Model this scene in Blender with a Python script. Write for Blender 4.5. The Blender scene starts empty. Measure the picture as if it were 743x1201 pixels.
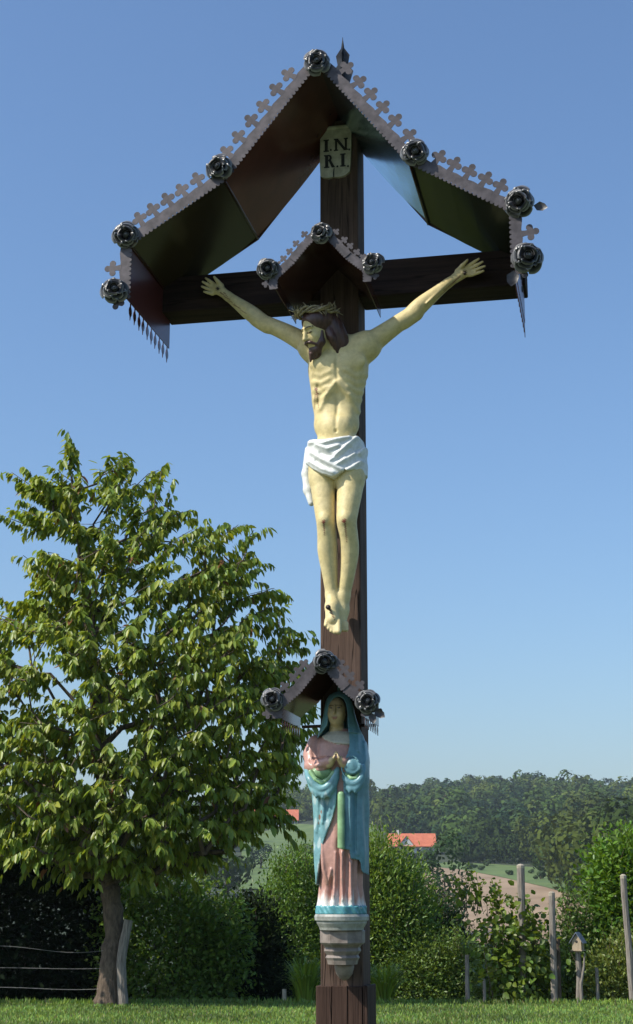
import bpy, bmesh, math, random
import numpy as np
from mathutils import Vector, Matrix
random.seed(7); RNG = np.random.default_rng(7)
SC = bpy.context.scene
COL = SC.collection

# ------------------------------------------------------------------ camera
IMW, IMH, FPX = 743.0, 1201.0, 1767.0
EYE, YAW, HOR = 1.5, math.radians(11.5), 1050.0
PITCH = math.atan((HOR - IMH / 2) / FPX)
FH = np.array([-math.sin(YAW), math.cos(YAW), 0.0])
RT = np.array([math.cos(YAW), math.sin(YAW), 0.0])
FW = FH * math.cos(PITCH) + np.array([0, 0, math.sin(PITCH)])
UP = -FH * math.sin(PITCH) + np.array([0, 0, math.cos(PITCH)])
CAM = -FH * 6.5 - RT * ((400 - IMW / 2) / FPX * 6.5)
CAM[2] = EYE

def P(px, py, y=0.0):
    """photo pixel -> point on the plane y (the cross stands in y = 0 .. 0.18)"""
    d = FW * FPX + RT * (px - IMW / 2) + UP * (IMH / 2 - py)
    return CAM + d * ((y - CAM[1]) / d[1])

def PD(px, py, dist):
    """photo pixel -> point at a horizontal distance in front of the camera"""
    d = FW * FPX + RT * (px - IMW / 2) + UP * (IMH / 2 - py)
    return CAM + d * (dist / (d @ FH))

def UT(u, t, z=0.0):
    """u metres ahead, t metres to the right of the camera"""
    p = CAM + FH * u + RT * t
    return np.array([p[0], p[1], z])

cd = bpy.data.cameras.new('camera'); cam = bpy.data.objects.new('camera', cd); COL.objects.link(cam)
cd.sensor_fit = 'VERTICAL'; cd.sensor_height = 24.0; cd.lens = 24.0 * FPX / IMH
cd.clip_start = 0.1; cd.clip_end = 6000
cam.matrix_world = Matrix(((RT[0], UP[0], -FW[0], CAM[0]), (RT[1], UP[1], -FW[1], CAM[1]), (RT[2], UP[2], -FW[2], CAM[2]), (0, 0, 0, 1)))
SC.camera = cam

# ------------------------------------------------------------------ light
SUN_DIR = np.array([1.40, 1.0, -1.80]); SUN_DIR /= np.linalg.norm(SUN_DIR)
w = bpy.data.worlds.new('World'); SC.world = w; w.use_nodes = True
nt = w.node_tree; bg = nt.nodes['Background']
sky = nt.nodes.new('ShaderNodeTexSky'); sky.sky_type = 'NISHITA'; sky.sun_disc = False
sky.sun_elevation = math.asin(-SUN_DIR[2]); sky.sun_rotation = math.atan2(-SUN_DIR[0], -SUN_DIR[1])
sky.altitude = 0; sky.air_density = 1.3; sky.dust_density = 1.6; sky.ozone_density = 8.0
nt.links.new(sky.outputs[0], bg.inputs[0]); bg.inputs[1].default_value = 0.15
sl = bpy.data.lights.new('sun', 'SUN'); sl.energy = 5.0; sl.angle = math.radians(0.53); sl.color = (1.0, 0.94, 0.84)
so = bpy.data.objects.new('sun', sl); COL.objects.link(so); so.location = (-40, -60, 60)
so.rotation_euler = Vector(SUN_DIR).to_track_quat('-Z', 'Y').to_euler()
SC.view_settings.view_transform = 'Standard'; SC.view_settings.look = 'None'
SC.view_settings.exposure = 0.14; SC.view_settings.gamma = 1.0
SC.cycles.volume_bounces = 0
SC.cycles.max_bounces = 6; SC.cycles.transparent_max_bounces = 8
SC.cycles.use_denoising = True

# ------------------------------------------------------------------ helpers
def tag(o, label=None, cat=None, group=None, kind=None):
    for k, v in (('label', label), ('category', cat), ('group', group), ('kind', kind)):
        if v: o[k] = v
    return o

def link(o, parent=None):
    COL.objects.link(o)
    if parent is not None:
        o.parent = parent
        o.matrix_parent_inverse = parent_world(parent).inverted()
    return o

def parent_world(p):
    m = p.matrix_basis.copy()
    if p.parent: m = parent_world(p.parent) @ p.matrix_parent_inverse @ m
    return m

def empty(name, loc, label, cat, group=None):
    o = bpy.data.objects.new(name, None); o.location = loc; o.empty_display_size = 0.1
    COL.objects.link(o)
    return tag(o, label, cat, group)

def mesh_np(name, V, F, mat, smooth=False, cols=None):
    """V (n,3); F list of tuples or (m,k) array; cols per-vertex rgb"""
    me = bpy.data.meshes.new(name)
    V = np.asarray(V, np.float32)
    if isinstance(F, np.ndarray):
        m, k = F.shape
        me.vertices.add(len(V)); me.vertices.foreach_set('co', V.ravel())
        me.loops.add(m * k); me.loops.foreach_set('vertex_index', F.astype(np.int32).ravel())
        me.polygons.add(m); me.polygons.foreach_set('loop_start', np.arange(0, m * k, k, dtype=np.int32))
        me.polygons.foreach_set('loop_total', np.full(m, k, np.int32))
        me.update(calc_edges=True)
    else:
        me.from_pydata([tuple(map(float, v)) for v in V], [], [tuple(map(int, f)) for f in F])
    if smooth:
        me.polygons.foreach_set('use_smooth', np.ones(len(me.polygons), bool))
    if cols is not None:
        a = me.color_attributes.new('Col', 'FLOAT_COLOR', 'POINT')
        c = np.ones((len(V), 4), np.float32); c[:, :3] = cols
        a.data.foreach_set('color', c.ravel())
    if mat is not None: me.materials.append(mat)
    return me

def obj(name, me, parent=None, **kw):
    o = bpy.data.objects.new(name, me); link(o, parent)
    return tag(o, **kw)

class MB:
    def __init__(s): s.v = []; s.f = []
    def add(s, V, F):
        n = len(s.v); s.v += [tuple(map(float, p)) for p in V]; s.f += [tuple(i + n for i in f) for f in F]; return s
    def box(s, lo, hi, ch=0.0):
        (x0, y0, z0), (x1, y1, z1) = lo, hi
        if ch <= 0:
            return s.add([(x0, y0, z0), (x1, y0, z0), (x1, y1, z0), (x0, y1, z0), (x0, y0, z1), (x1, y0, z1), (x1, y1, z1), (x0, y1, z1)],
                         [(3, 2, 1, 0), (4, 5, 6, 7), (0, 1, 5, 4), (1, 2, 6, 5), (2, 3, 7, 6), (3, 0, 4, 7)])
        bm = bmesh.new(); bmesh.ops.create_cube(bm, size=1)
        for v in bm.verts: v.co = Vector(((x0 + x1) / 2 + v.co.x * (x1 - x0), (y0 + y1) / 2 + v.co.y * (y1 - y0), (z0 + z1) / 2 + v.co.z * (z1 - z0)))
        bmesh.ops.bevel(bm, geom=bm.edges[:], offset=ch, segments=2, affect='EDGES', profile=0.5)
        bm.verts.index_update()
        s.add([v.co for v in bm.verts], [[v.index for v in f.verts] for f in bm.faces]); bm.free(); return s
    def prism(s, poly, a, b, frame=None):
        """2-D polygon extruded a..b ; frame(u,v,w)->xyz, default (u, w, v): drawn in x-z, extruded in y"""
        fr = frame or (lambda u, v, w_: (u, w_, v))
        n = len(poly)
        s.add([fr(u, v, a) for u, v in poly] + [fr(u, v, b) for u, v in poly],
              [tuple(range(n)), tuple(range(2 * n - 1, n - 1, -1))] + [(i, n + i, n + (i + 1) % n, (i + 1) % n) for i in range(n)])
        return s
    def tube(s, pts, rad, n=8, cap=True):
        pts = [Vector(map(float, p)) for p in pts]
        if not hasattr(rad, '__len__'): rad = [rad] * len(pts)
        ref = Vector((0.31, 0.17, 0.93)); V = []
        for i, p in enumerate(pts):
            t = (pts[min(i + 1, len(pts) - 1)] - pts[max(i - 1, 0)]).normalized()
            a = t.cross(ref)
            if a.length < 1e-3: a = t.cross(Vector((1, 0, 0)))
            a.normalize(); b = t.cross(a)
            V += [p + (a * math.cos(2 * math.pi * k / n) + b * math.sin(2 * math.pi * k / n)) * rad[i] for k in range(n)]
        F = [(i * n + k, i * n + (k + 1) % n, (i + 1) * n + (k + 1) % n, (i + 1) * n + k) for i in range(len(pts) - 1) for k in range(n)]
        if cap: F += [tuple(range(n - 1, -1, -1)), tuple((len(pts) - 1) * n + k for k in range(n))]
        return s.add(V, F)
    def lathe(s, prof, c, n=24, sx=1, sy=1, phase=0.0):
        V = [(c[0] + r * sx * math.cos(2 * math.pi * k / n + phase), c[1] + r * sy * math.sin(2 * math.pi * k / n + phase), c[2] + z) for r, z in prof for k in range(n)]
        F = [(i * n + k, i * n + (k + 1) % n, (i + 1) * n + (k + 1) % n, (i + 1) * n + k) for i in range(len(prof) - 1) for k in range(n)]
        F += [tuple(range(n - 1, -1, -1)), tuple((len(prof) - 1) * n + k for k in range(n))]
        return s.add(V, F)
    def me(s, name, mat, smooth=False):
        me = mesh_np(name, s.v, s.f, mat, smooth)
        return me
    def build(s, name, mat, parent=None, smooth=False, **kw):
        return obj(name, s.me(name, mat, smooth), parent, **kw)

# ------------------------------------------------------------------ materials
def lin(r, g, b):
    f = lambda c: (c / 255 / 12.92) if c <= 10.3 else ((c / 255 + 0.055) / 1.055) ** 2.4
    return (f(r), f(g), f(b))

def mat_base(name):
    m = bpy.data.materials.new(name); m.use_nodes = True
    return m, m.node_tree, m.node_tree.nodes['Principled BSDF']

def N(nt, typ, **kw):
    n = nt.nodes.new(typ)
    for k, v in kw.items(): setattr(n, k, v)
    return n

def noise(nt, scale, detail=4, coord='Object', stretch=None, rough=0.6):
    tc = N(nt, 'ShaderNodeTexCoord'); n = N(nt, 'ShaderNodeTexNoise')
    n.inputs['Scale'].default_value = scale; n.inputs['Detail'].default_value = detail; n.inputs['Roughness'].default_value = rough
    if stretch:
        mp = N(nt, 'ShaderNodeMapping'); mp.inputs['Scale'].default_value = stretch
        nt.links.new(tc.outputs[coord], mp.inputs[0]); nt.links.new(mp.outputs[0], n.inputs['Vector'])
    else: nt.links.new(tc.outputs[coord], n.inputs['Vector'])
    return n

def ramp(nt, src, stops):
    r = N(nt, 'ShaderNodeValToRGB'); e = r.color_ramp.elements
    while len(e) < len(stops): e.new(0.5)
    for i, (p, c) in enumerate(stops):
        e[i].position = p; e[i].color = (*c, 1) if len(c) == 3 else c
    nt.links.new(src, r.inputs[0]); return r

def bump(nt, b, src, strength=0.3, dist=0.01):
    bp = N(nt, 'ShaderNodeBump'); bp.inputs['Strength'].default_value = strength; bp.inputs['Distance'].default_value = dist
    nt.links.new(src, bp.inputs['Height']); nt.links.new(bp.outputs[0], b.inputs['Normal'])

def mat_noise(name, c1, c2, scale=20, rough=0.6, metal=0.0, stretch=None, bstr=0.2, bdist=0.004, p=(0.35, 0.68), coord='Object', spec=0.5):
    m, nt, b = mat_base(name); n = noise(nt, scale, 6, coord, stretch)
    r = ramp(nt, n.outputs['Fac'], [(p[0], c1), (p[1], c2)])
    nt.links.new(r.outputs[0], b.inputs['Base Color'])
    b.inputs['Roughness'].default_value = rough; b.inputs['Metallic'].default_value = metal
    b.inputs['Specular IOR Level'].default_value = spec
    if bstr: bump(nt, b, n.outputs['Fac'], bstr, bdist)
    return m

def mat_paint(name, rough=0.45, spec=0.5, dirt=0.25, scale=40, bstr=0.25, chips=None, amt=0.66):
    """painted statue: per-vertex colour, a little dirt and chipped paint"""
    m, nt, b = mat_base(name)
    a = N(nt, 'ShaderNodeVertexColor'); a.layer_name = 'Col'
    n = noise(nt, scale, 8, rough=0.7); r = ramp(nt, n.outputs['Fac'], [(0.3, (1 - dirt,) * 3), (0.62, (1, 1, 1))])
    mx = N(nt, 'ShaderNodeMix', data_type='RGBA', blend_type='MULTIPLY'); mx.inputs[0].default_value = 1
    nt.links.new(a.outputs[0], mx.inputs[6]); nt.links.new(r.outputs[0], mx.inputs[7])
    out = mx.outputs[2]
    if chips:
        n2 = noise(nt, 26, 5, rough=0.6); r2 = ramp(nt, n2.outputs['Fac'], [(amt, (0, 0, 0)), (amt + 0.03, (1, 1, 1))])
        m2 = N(nt, 'ShaderNodeMix', data_type='RGBA'); nt.links.new(r2.outputs[0], m2.inputs[0])
        nt.links.new(out, m2.inputs[6]); m2.inputs[7].default_value = (*chips, 1); out = m2.outputs[2]
    nt.links.new(out, b.inputs['Base Color'])
    b.inputs['Roughness'].default_value = rough; b.inputs['Specular IOR Level'].default_value = spec
    bump(nt, b, n.outputs['Fac'], bstr, 0.0035)
    return m

def mat_wood(name, c1, c2, axis=2, rough=0.8):
    """stained timber: grain, stains and long drying cracks along one axis"""
    m, nt, b = mat_base(name)
    st = [14, 14, 14]; st[axis] = 0.7
    n = noise(nt, 3.0, 8, 'Object', tuple(st), 0.65)
    n2 = noise(nt, 2.2, 5, 'Object')
    st3 = [9, 9, 9]; st3[axis] = 0.35
    n3 = noise(nt, 2.4, 2, 'Object', tuple(st3), 0.4)
    r = ramp(nt, n.outputs['Fac'], [(0.3, c1), (0.7, c2)])
    r2 = ramp(nt, n2.outputs['Fac'], [(0.3, (0.55, 0.55, 0.56)), (0.7, (1.2, 1.14, 1.1))])
    r3 = ramp(nt, n3.outputs['Fac'], [(0.490, (1, 1, 1)), (0.498, (0.45, 0.45, 0.45)), (0.504, (0.45, 0.45, 0.45)), (0.512, (1, 1, 1))])
    mx = N(nt, 'ShaderNodeMix', data_type='RGBA', blend_type='MULTIPLY'); mx.inputs[0].default_value = 1
    my = N(nt, 'ShaderNodeMix', data_type='RGBA', blend_type='MULTIPLY'); my.inputs[0].default_value = 1
    nt.links.new(r.outputs[0], mx.inputs[6]); nt.links.new(r2.outputs[0], mx.inputs[7])
    nt.links.new(mx.outputs[2], my.inputs[6]); nt.links.new(r3.outputs[0], my.inputs[7])
    nt.links.new(my.outputs[2], b.inputs['Base Color'])
    b.inputs['Roughness'].default_value = rough; b.inputs['Specular IOR Level'].default_value = 0.15
    ad = N(nt, 'ShaderNodeMath', operation='ADD'); nt.links.new(n.outputs['Fac'], ad.inputs[0]); nt.links.new(r3.outputs[0], ad.inputs[1])
    bump(nt, b, ad.outputs[0], 0.6, 0.006)
    return m

M = {}
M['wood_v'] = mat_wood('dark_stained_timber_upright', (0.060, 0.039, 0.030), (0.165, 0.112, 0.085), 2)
M['wood_h'] = mat_wood('shaded_stained_timber_level', (0.018, 0.011, 0.009), (0.050, 0.032, 0.025), 0)  # beam timber: canopy shade is put into this darker copy of the colour
M['wood_b'] = mat_wood('dark_stained_base_boards', (0.034, 0.020, 0.015), (0.082, 0.050, 0.037), 2)
M['wood_top'] = M['wood_h']
M['sheet'] = mat_noise('glossy_brown_sheet_metal', (0.055, 0.022, 0.016), (0.090, 0.036, 0.027), 6, 0.17, 0.35, bstr=0.05, bdist=0.002)
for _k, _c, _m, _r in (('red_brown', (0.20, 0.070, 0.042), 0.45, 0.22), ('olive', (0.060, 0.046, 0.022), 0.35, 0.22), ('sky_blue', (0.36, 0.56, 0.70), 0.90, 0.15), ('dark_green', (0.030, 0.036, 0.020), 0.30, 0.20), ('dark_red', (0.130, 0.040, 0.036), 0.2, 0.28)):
    M['sheet_' + _k] = mat_noise('glossy_sheet_' + _k, tuple(x * 0.75 for x in _c), _c, 7, _r, _m, bstr=0.06, bdist=0.002, spec=0.4)  # roof-panel tints put reflected sky and surroundings into the sheet colour
M['trim'] = mat_noise('grey_painted_trim', (0.036, 0.030, 0.032), (0.100, 0.085, 0.091), 22, 0.55, 0.15, bstr=0.15)
M['rose'] = mat_paint('black_wrought_metal_brushed_edges', 0.34, 0.35, 0.45, 60, 0.3); M['rose'].node_tree.nodes['Principled BSDF'].inputs['Metallic'].default_value = 0.45
M['iron'] = mat_noise('black_iron_sheet', (0.015, 0.015, 0.015), (0.07, 0.068, 0.064), 24, 0.35, 0.7, bstr=0.3, bdist=0.004)
M['white_board'] = mat_noise('weathered_white_board', (0.42, 0.40, 0.30), (0.66, 0.64, 0.52), 30, 0.6)
M['black_paint'] = mat_noise('black_lettering_paint', (0.012, 0.012, 0.012), (0.03, 0.028, 0.025), 60, 0.6)
M['statue'] = mat_paint('cream_painted_figure', 0.50, 0.35, 0.26, 38, 0.8, chips=(0.36, 0.26, 0.13), amt=0.705)
M['virgin'] = mat_paint('painted_robes', 0.36, 0.5, 0.3, 38, 0.3, chips=(0.42, 0.44, 0.40), amt=0.70)
M['cloth'] = mat_noise('white_painted_cloth', (0.60, 0.61, 0.56), (0.80, 0.81, 0.77), 40, 0.45, bstr=0.2, bdist=0.002)
M['hair'] = mat_noise('brown_painted_hair', (0.050, 0.024, 0.020), (0.11, 0.055, 0.046), 30, 0.38, stretch=(2.5, 2.5, 0.5), bstr=0.5, bdist=0.004)
M['thorn'] = mat_noise('straw_coloured_thorns', (0.16, 0.12, 0.055), (0.52, 0.44, 0.26), 60, 0.6)
M['nail'] = mat_noise('dark_iron_nail', (0.03, 0.025, 0.02), (0.09, 0.07, 0.06), 50, 0.5, 0.6)
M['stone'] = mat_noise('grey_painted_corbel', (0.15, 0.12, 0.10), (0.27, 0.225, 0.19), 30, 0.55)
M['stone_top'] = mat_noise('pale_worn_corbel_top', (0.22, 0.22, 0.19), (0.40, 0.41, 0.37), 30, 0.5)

# ------------------------------------------------------------------ sculpting: distance fields + surface nets
class Sculpt:
    def __init__(s, lo, hi, h):
        s.h = h; s.lo = np.array(lo, np.float64); n = np.ceil((np.array(hi) - s.lo) / h).astype(int) + 1
        s.n = n; s.d = np.full(n, 1.0, np.float32); s.id = np.zeros(n, np.int16)
        s.ax = [s.lo[i] + h * np.arange(n[i]) for i in range(3)]
    def region(s, lo, hi):
        i0 = np.clip(np.floor((np.array(lo) - s.lo) / s.h).astype(int), 0, s.n); i1 = np.clip(np.ceil((np.array(hi) - s.lo) / s.h).astype(int) + 1, 0, s.n)
        sl = tuple(slice(a, b) for a, b in zip(i0, i1))
        X, Y, Z = np.meshgrid(*[s.ax[i][sl[i]] for i in range(3)], indexing='ij', sparse=True)
        return sl, X, Y, Z
    def comb(s, sl, e, k, ident, op):
        d = s.d[sl]; e = e.astype(np.float32)
        if op == 'add':
            if ident is not None: s.id[sl] = np.where(e < d, ident, s.id[sl])
            if k > 0:
                hh = np.clip(0.5 + 0.5 * (d - e) / k, 0, 1); r = d + (e - d) * hh - k * hh * (1 - hh)
            else: r = np.minimum(d, e)
        elif op == 'sub':
            if k > 0:
                hh = np.clip(0.5 - 0.5 * (d + e) / k, 0, 1); r = d + (-e - d) * hh + k * hh * (1 - hh)
            else: r = np.maximum(d, -e)
        s.d[sl] = r
    def cone(s, a, b, ra, rb, k=0.01, ident=None, op='add', flat=(1, 1, 1)):
        a = np.array(a, float); b = np.array(b, float); f = np.array(flat, float); m = max(ra, rb) * max(1, 1 / f.min()) + k + 3 * s.h
        sl, X, Y, Z = s.region(np.minimum(a, b) - m, np.maximum(a, b) + m)
        if 0 in [x.stop - x.start for x in sl]: return s
        A = a * f; B = b * f; ab = B - A; L2 = max(ab @ ab, 1e-12)
        px, py, pz = X * f[0] - A[0], Y * f[1] - A[1], Z * f[2] - A[2]
        t = np.clip((px * ab[0] + py * ab[1] + pz * ab[2]) / L2, 0, 1)
        e = np.sqrt((px - t * ab[0]) ** 2 + (py - t * ab[1]) ** 2 + (pz - t * ab[2]) ** 2) - (ra + (rb - ra) * t)
        s.comb(sl, e / max(1, f.max()), k, ident, op); return s
    def chain(s, pts, rad, k=0.01, ident=None, op='add', flat=(1, 1, 1)):
        for i in range(len(pts) - 1): s.cone(pts[i], pts[i + 1], rad[i], rad[i + 1], k, ident, op, flat)
        return s
    def spl(s, pts, rad, k=0.004, ident=None, op='add', flat=(1, 1, 1), k0=None, n=7):
        p = np.array(pts, float); r = np.array(rad, float); q = np.concatenate([np.c_[p, r][:1] * 2 - np.c_[p, r][1:2], np.c_[p, r], np.c_[p, r][-1:] * 2 - np.c_[p, r][-2:-1]])
        out = []
        for i in range(1, len(q) - 2):
            for t in np.linspace(0, 1, n, endpoint=False):
                out.append(0.5 * (2 * q[i] + (q[i + 1] - q[i - 1]) * t + (2 * q[i - 1] - 5 * q[i] + 4 * q[i + 1] - q[i + 2]) * t * t + (3 * q[i] - q[i - 1] - 3 * q[i + 1] + q[i + 2]) * t ** 3))
        out.append(q[-2])
        for i in range(len(out) - 1):
            s.cone(out[i][:3], out[i + 1][:3], out[i][3], out[i + 1][3], (k0 if (k0 is not None and i < n) else k), ident, op, flat)
        return s
    def ell(s, c, r, R=None, k=0.01, ident=None, op='add'):
        c = np.array(c, float); r = np.array(r, float); m = r.max() + k + 3 * s.h
        sl, X, Y, Z = s.region(c - m, c + m)
        if 0 in [x.stop - x.start for x in sl]: return s
        R = np.eye(3) if R is None else np.array(R)      # rows = local axes
        x, y, z = X - c[0], Y - c[1], Z - c[2]
        q = [R[i, 0] * x + R[i, 1] * y + R[i, 2] * z for i in range(3)]
        k0 = np.sqrt(sum((q[i] / r[i]) ** 2 for i in range(3))); k1 = np.sqrt(sum((q[i] / r[i] ** 2) ** 2 for i in range(3)))
        s.comb(sl, k0 * (k0 - 1) / np.maximum(k1, 1e-6), k, ident, op); return s
    def func(s, lo, hi, fn, k=0.0, ident=None, op='add'):
        sl, X, Y, Z = s.region(lo, hi); e = np.broadcast_to(fn(X, Y, Z), s.d[sl].shape)
        s.comb(sl, e, k, ident, op); return s
    def mesh(s):
        d = s.d; inside = d < 0; n = d.shape
        c = np.zeros(tuple(x - 1 for x in n), np.int8)
        for i in (0, 1):
            for j in (0, 1):
                for k in (0, 1): c += inside[i:n[0] - 1 + i, j:n[1] - 1 + j, k:n[2] - 1 + k]
        cells = np.argwhere((c > 0) & (c < 8)); idx = np.full(c.shape, -1, np.int64)
        idx[tuple(cells.T)] = np.arange(len(cells))
        acc = np.zeros((len(cells), 3)); cnt = np.zeros(len(cells))
        off = [(i, j, k) for i in (0, 1) for j in (0, 1) for k in (0, 1)]
        val = {o: d[cells[:, 0] + o[0], cells[:, 1] + o[1], cells[:, 2] + o[2]] for o in off}
        for o in off:
            for ax in range(3):
                if o[ax] == 0:
                    o2 = list(o); o2[ax] = 1; o2 = tuple(o2)
                    va, vb = val[o], val[o2]; cr = (va < 0) != (vb < 0)
                    t = np.where(cr, va / np.where(cr, va - vb, 1), 0)
                    p = np.tile(np.array(o, float), (len(cells), 1)); p[:, ax] += t
                    acc[cr] += p[cr]; cnt[cr] += 1
        V = s.lo + s.h * (cells + acc / np.maximum(cnt, 1)[:, None])
        F = []
        for ax in range(3):
            u, v = [(1, 2), (2, 0), (0, 1)][ax]
            a = [slice(1, n[i] - 1) for i in range(3)]; a[ax] = slice(0, n[ax] - 1)
            b = list(a); b[ax] = slice(1, n[ax])
            A, B = inside[tuple(a)], inside[tuple(b)]
            for flip, msk in ((0, A & ~B), (1, ~A & B)):
                e = np.argwhere(msk); e = e + np.array([1 if i != ax else 0 for i in range(3)])
                if not len(e): continue
                q = []
                for du, dv in ((-1, -1), (0, -1), (0, 0), (-1, 0)):
                    w_ = e.copy(); w_[:, u] += du; w_[:, v] += dv; q.append(idx[w_[:, 0], w_[:, 1], w_[:, 2]])
                q = np.stack(q, 1)
                F.append(q[:, ::-1] if flip else q)
        F = np.concatenate(F)
        nid = s.id[tuple(np.clip(np.round((V - s.lo) / s.h).astype(int), 0, np.array(n) - 1).T)]
        return V, F, nid

def relax(V, F, it=2, lam=0.5):
    e = np.concatenate([F[:, [0, 1]], F[:, [1, 2]], F[:, [2, 3]], F[:, [3, 0]]])
    for _ in range(it):
        acc = np.zeros_like(V); cnt = np.zeros(len(V))
        for i in range(3): acc[:, i] = np.bincount(e[:, 0], V[e[:, 1], i], len(V)) + np.bincount(e[:, 1], V[e[:, 0], i], len(V))
        cnt = np.bincount(e[:, 0], minlength=len(V)) + np.bincount(e[:, 1], minlength=len(V))
        V = V + lam * (acc / np.maximum(cnt, 1)[:, None] - V)
    return V

def sculpt_obj(name, s, mat, parent, palette=None, paint=None, it=2, **kw):
    V, F, nid = s.mesh(); V = relax(V, F, it)
    cols = None
    if palette is not None:
        cols = np.array(palette)[nid]
        if paint is not None: cols = paint(V, cols)
    me = mesh_np(name, V, F, mat, True, cols)
    return obj(name, me, parent, **kw)

# ------------------------------------------------------------------ the cross
cross = empty('wooden_cross', (0, 0.09, 0), 'tall dark brown timber wayside cross rising from a boxed post base', 'cross')
BZ0, BZ1 = 4.172, 4.348
MB().box((-0.09, 0.0, 1.12), (0.09, 0.18, 5.08), 0.006).build('post', M['wood_v'], cross)
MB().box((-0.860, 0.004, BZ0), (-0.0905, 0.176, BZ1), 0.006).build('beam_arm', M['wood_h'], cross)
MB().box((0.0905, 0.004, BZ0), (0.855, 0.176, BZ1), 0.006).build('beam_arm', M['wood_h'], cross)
# boxed base of boards round the foot of the post
zt = P(400, 1157, -0.02)[2]
bb = MB().box((-0.104, -0.020, -0.05), (-0.0405, -0.001, zt), 0.003).build('base_board', M['wood_b'], cross)
MB().box((-0.0385, -0.0205, -0.05), (0.0275, -0.001, zt + 0.002), 0.003).build('base_board', M['wood_b'], cross)
MB().box((0.0295, -0.020, -0.05), (0.088, -0.001, zt), 0.003).build('base_board', M['wood_b'], cross)
MB().box((0.091, -0.0205, -0.05), (0.110, 0.092, zt + 0.004), 0.003).build('base_board', M['wood_b'], cross)
MB().box((0.091, 0.094, -0.05), (0.109, 0.200, zt), 0.003).build('base_board', M['wood_b'], cross)
MB().box((-0.110, 0.000, -0.05), (-0.091, 0.200, zt), 0.003).build('base_board', M['wood_b'], cross)
MB().box((-0.089, 0.181, -0.05), (0.089, 0.200, zt), 0.003).build('base_board', M['wood_b'], cross)
# inscription board: INRI, torn lower edge
def plaque():
    o = lambda px, py: (lambda q: (q[0], q[2]))(P(px, py, -0.012))
    poly = [o(*q) for q in ((376.5, 151), (412.5, 150), (412.3, 168), (411.5, 190), (410.5, 201), (405, 206), (397, 208), (391, 207.5), (386, 209), (379, 208.5), (376.2, 206), (375.5, 192), (376, 170))]
    pl = MB().prism(poly, -0.016, 0.002).build('inscription_board', M['white_board'], cross, label='weathered white board lettered I.N. R.I.')
    curl = MB(); zt_ = poly[0][1]
    curl.tube([(poly[0][0], -0.014, zt_ - 0.004), (poly[1][0], -0.014, zt_ - 0.004)], 0.010, 10).build('rolled_edge', M['white_board'], pl)
    crack = [o(*q) for q in ((392.4, 208.3), (391.2, 208.2), (391.0, 203), (392.0, 198), (392.8, 198), (392.6, 203))]
    MB().prism(crack, -0.0185, -0.014).build('split', M['black_paint'], pl)
    y0, y1 = -0.0186, -0.014
    def serif(b, cx, zb, zt2, wst, ws):
        h = 0.0055
        b.prism([(cx - wst, zb), (cx + wst, zb), (cx + wst, zt2), (cx - wst, zt2)], y0, y1)
        b.prism([(cx - ws, zb), (cx + ws, zb), (cx + ws, zb + h), (cx - ws, zb + h)], y0 - 0.0003, y1)
        b.prism([(cx - ws, zt2 - h), (cx + ws, zt2 - h), (cx + ws, zt2), (cx - ws, zt2)], y0 - 0.0003, y1)
    X = lambda px, py: P(px, py, -0.016)[0]
    Z = lambda px, py: P(px, py, -0.016)[2]
    z1, z0 = Z(390, 163.5), Z(390, 177.5); z3, z2 = Z(390, 181.5), Z(390, 196.5)
    b = MB(); serif(b, X(383, 170), z0, z1, 0.0075, 0.013); b.build('letter', M['black_paint'], pl)
    b = MB(); xa, xb = X(394.5, 170), X(406, 170)
    serif(b, xa, z0, z1, 0.005, 0.010); serif(b, xb, z0, z1, 0.005, 0.010)
    b.prism([(xa - 0.006, z1), (xa + 0.009, z1), (xb + 0.004, z0), (xb - 0.010, z0)], y0 - 0.0006, y1); b.build('letter', M['black_paint'], pl)
    b = MB(); xr = X(383.5, 190); serif(b, xr, z2, z3, 0.0075, 0.013)
    zm = (z2 + z3) / 2 + 0.002; rr = (z3 - zm) / 2
    arc = [(xr + 0.010 + rr * 0.95 * math.sin(t), zm + rr + rr * math.cos(t)) for t in np.linspace(0, math.pi, 9)]
    arci = [(xr + 0.008 + rr * 0.42 * math.sin(t), zm + rr + rr * 0.62 * math.cos(t)) for t in np.linspace(math.pi, 0, 9)]
    b.prism([(xr, z3)] + arc + [(xr, zm)] + [(xr, zm + rr * 0.38)] + arci + [(xr, z3 - rr * 0.38)], y0 - 0.0006, y1)
    b.prism([(xr + 0.008, zm + 0.004), (xr + 0.020, zm + 0.004), (xr + 0.040, z2), (xr + 0.024, z2)], y0 - 0.0009, y1); b.build('letter', M['black_paint'], pl)
    b = MB(); serif(b, X(402.5, 190), z2, z3, 0.0075, 0.013); b.build('letter', M['black_paint'], pl)
    for px, py in ((388.3, 176), (410, 175.5), (396, 195.3), (408.5, 195)):
        q = P(px, py, -0.016)
        MB().prism([(q[0] + 0.005 * math.cos(t), q[2] + 0.005 * math.sin(t)) for t in np.linspace(0, 2 * math.pi, 9)[:-1]], y0, y1).build('dot', M['black_paint'], pl)
plaque()

# ------------------------------------------------------------------ metal canopies
def trefoil_poly(s):
    pts = [(-0.20, -0.02), (-0.15, 0.30)]
    def lobe(cx, cy, r, a0, a1, n=8): return [(cx + r * math.cos(math.radians(a)), cy + r * math.sin(math.radians(a))) for a in np.linspace(a0, a1, n)]
    pts += lobe(-0.30, 0.52, 0.20, 310, 70) + lobe(0, 0.84, 0.20, 215, -35) + lobe(0.30, 0.52, 0.20, 110, -130)
    return [(u * s, v * s) for u, v in pts + [(0.15, 0.30), (0.20, -0.02)]]

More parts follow.
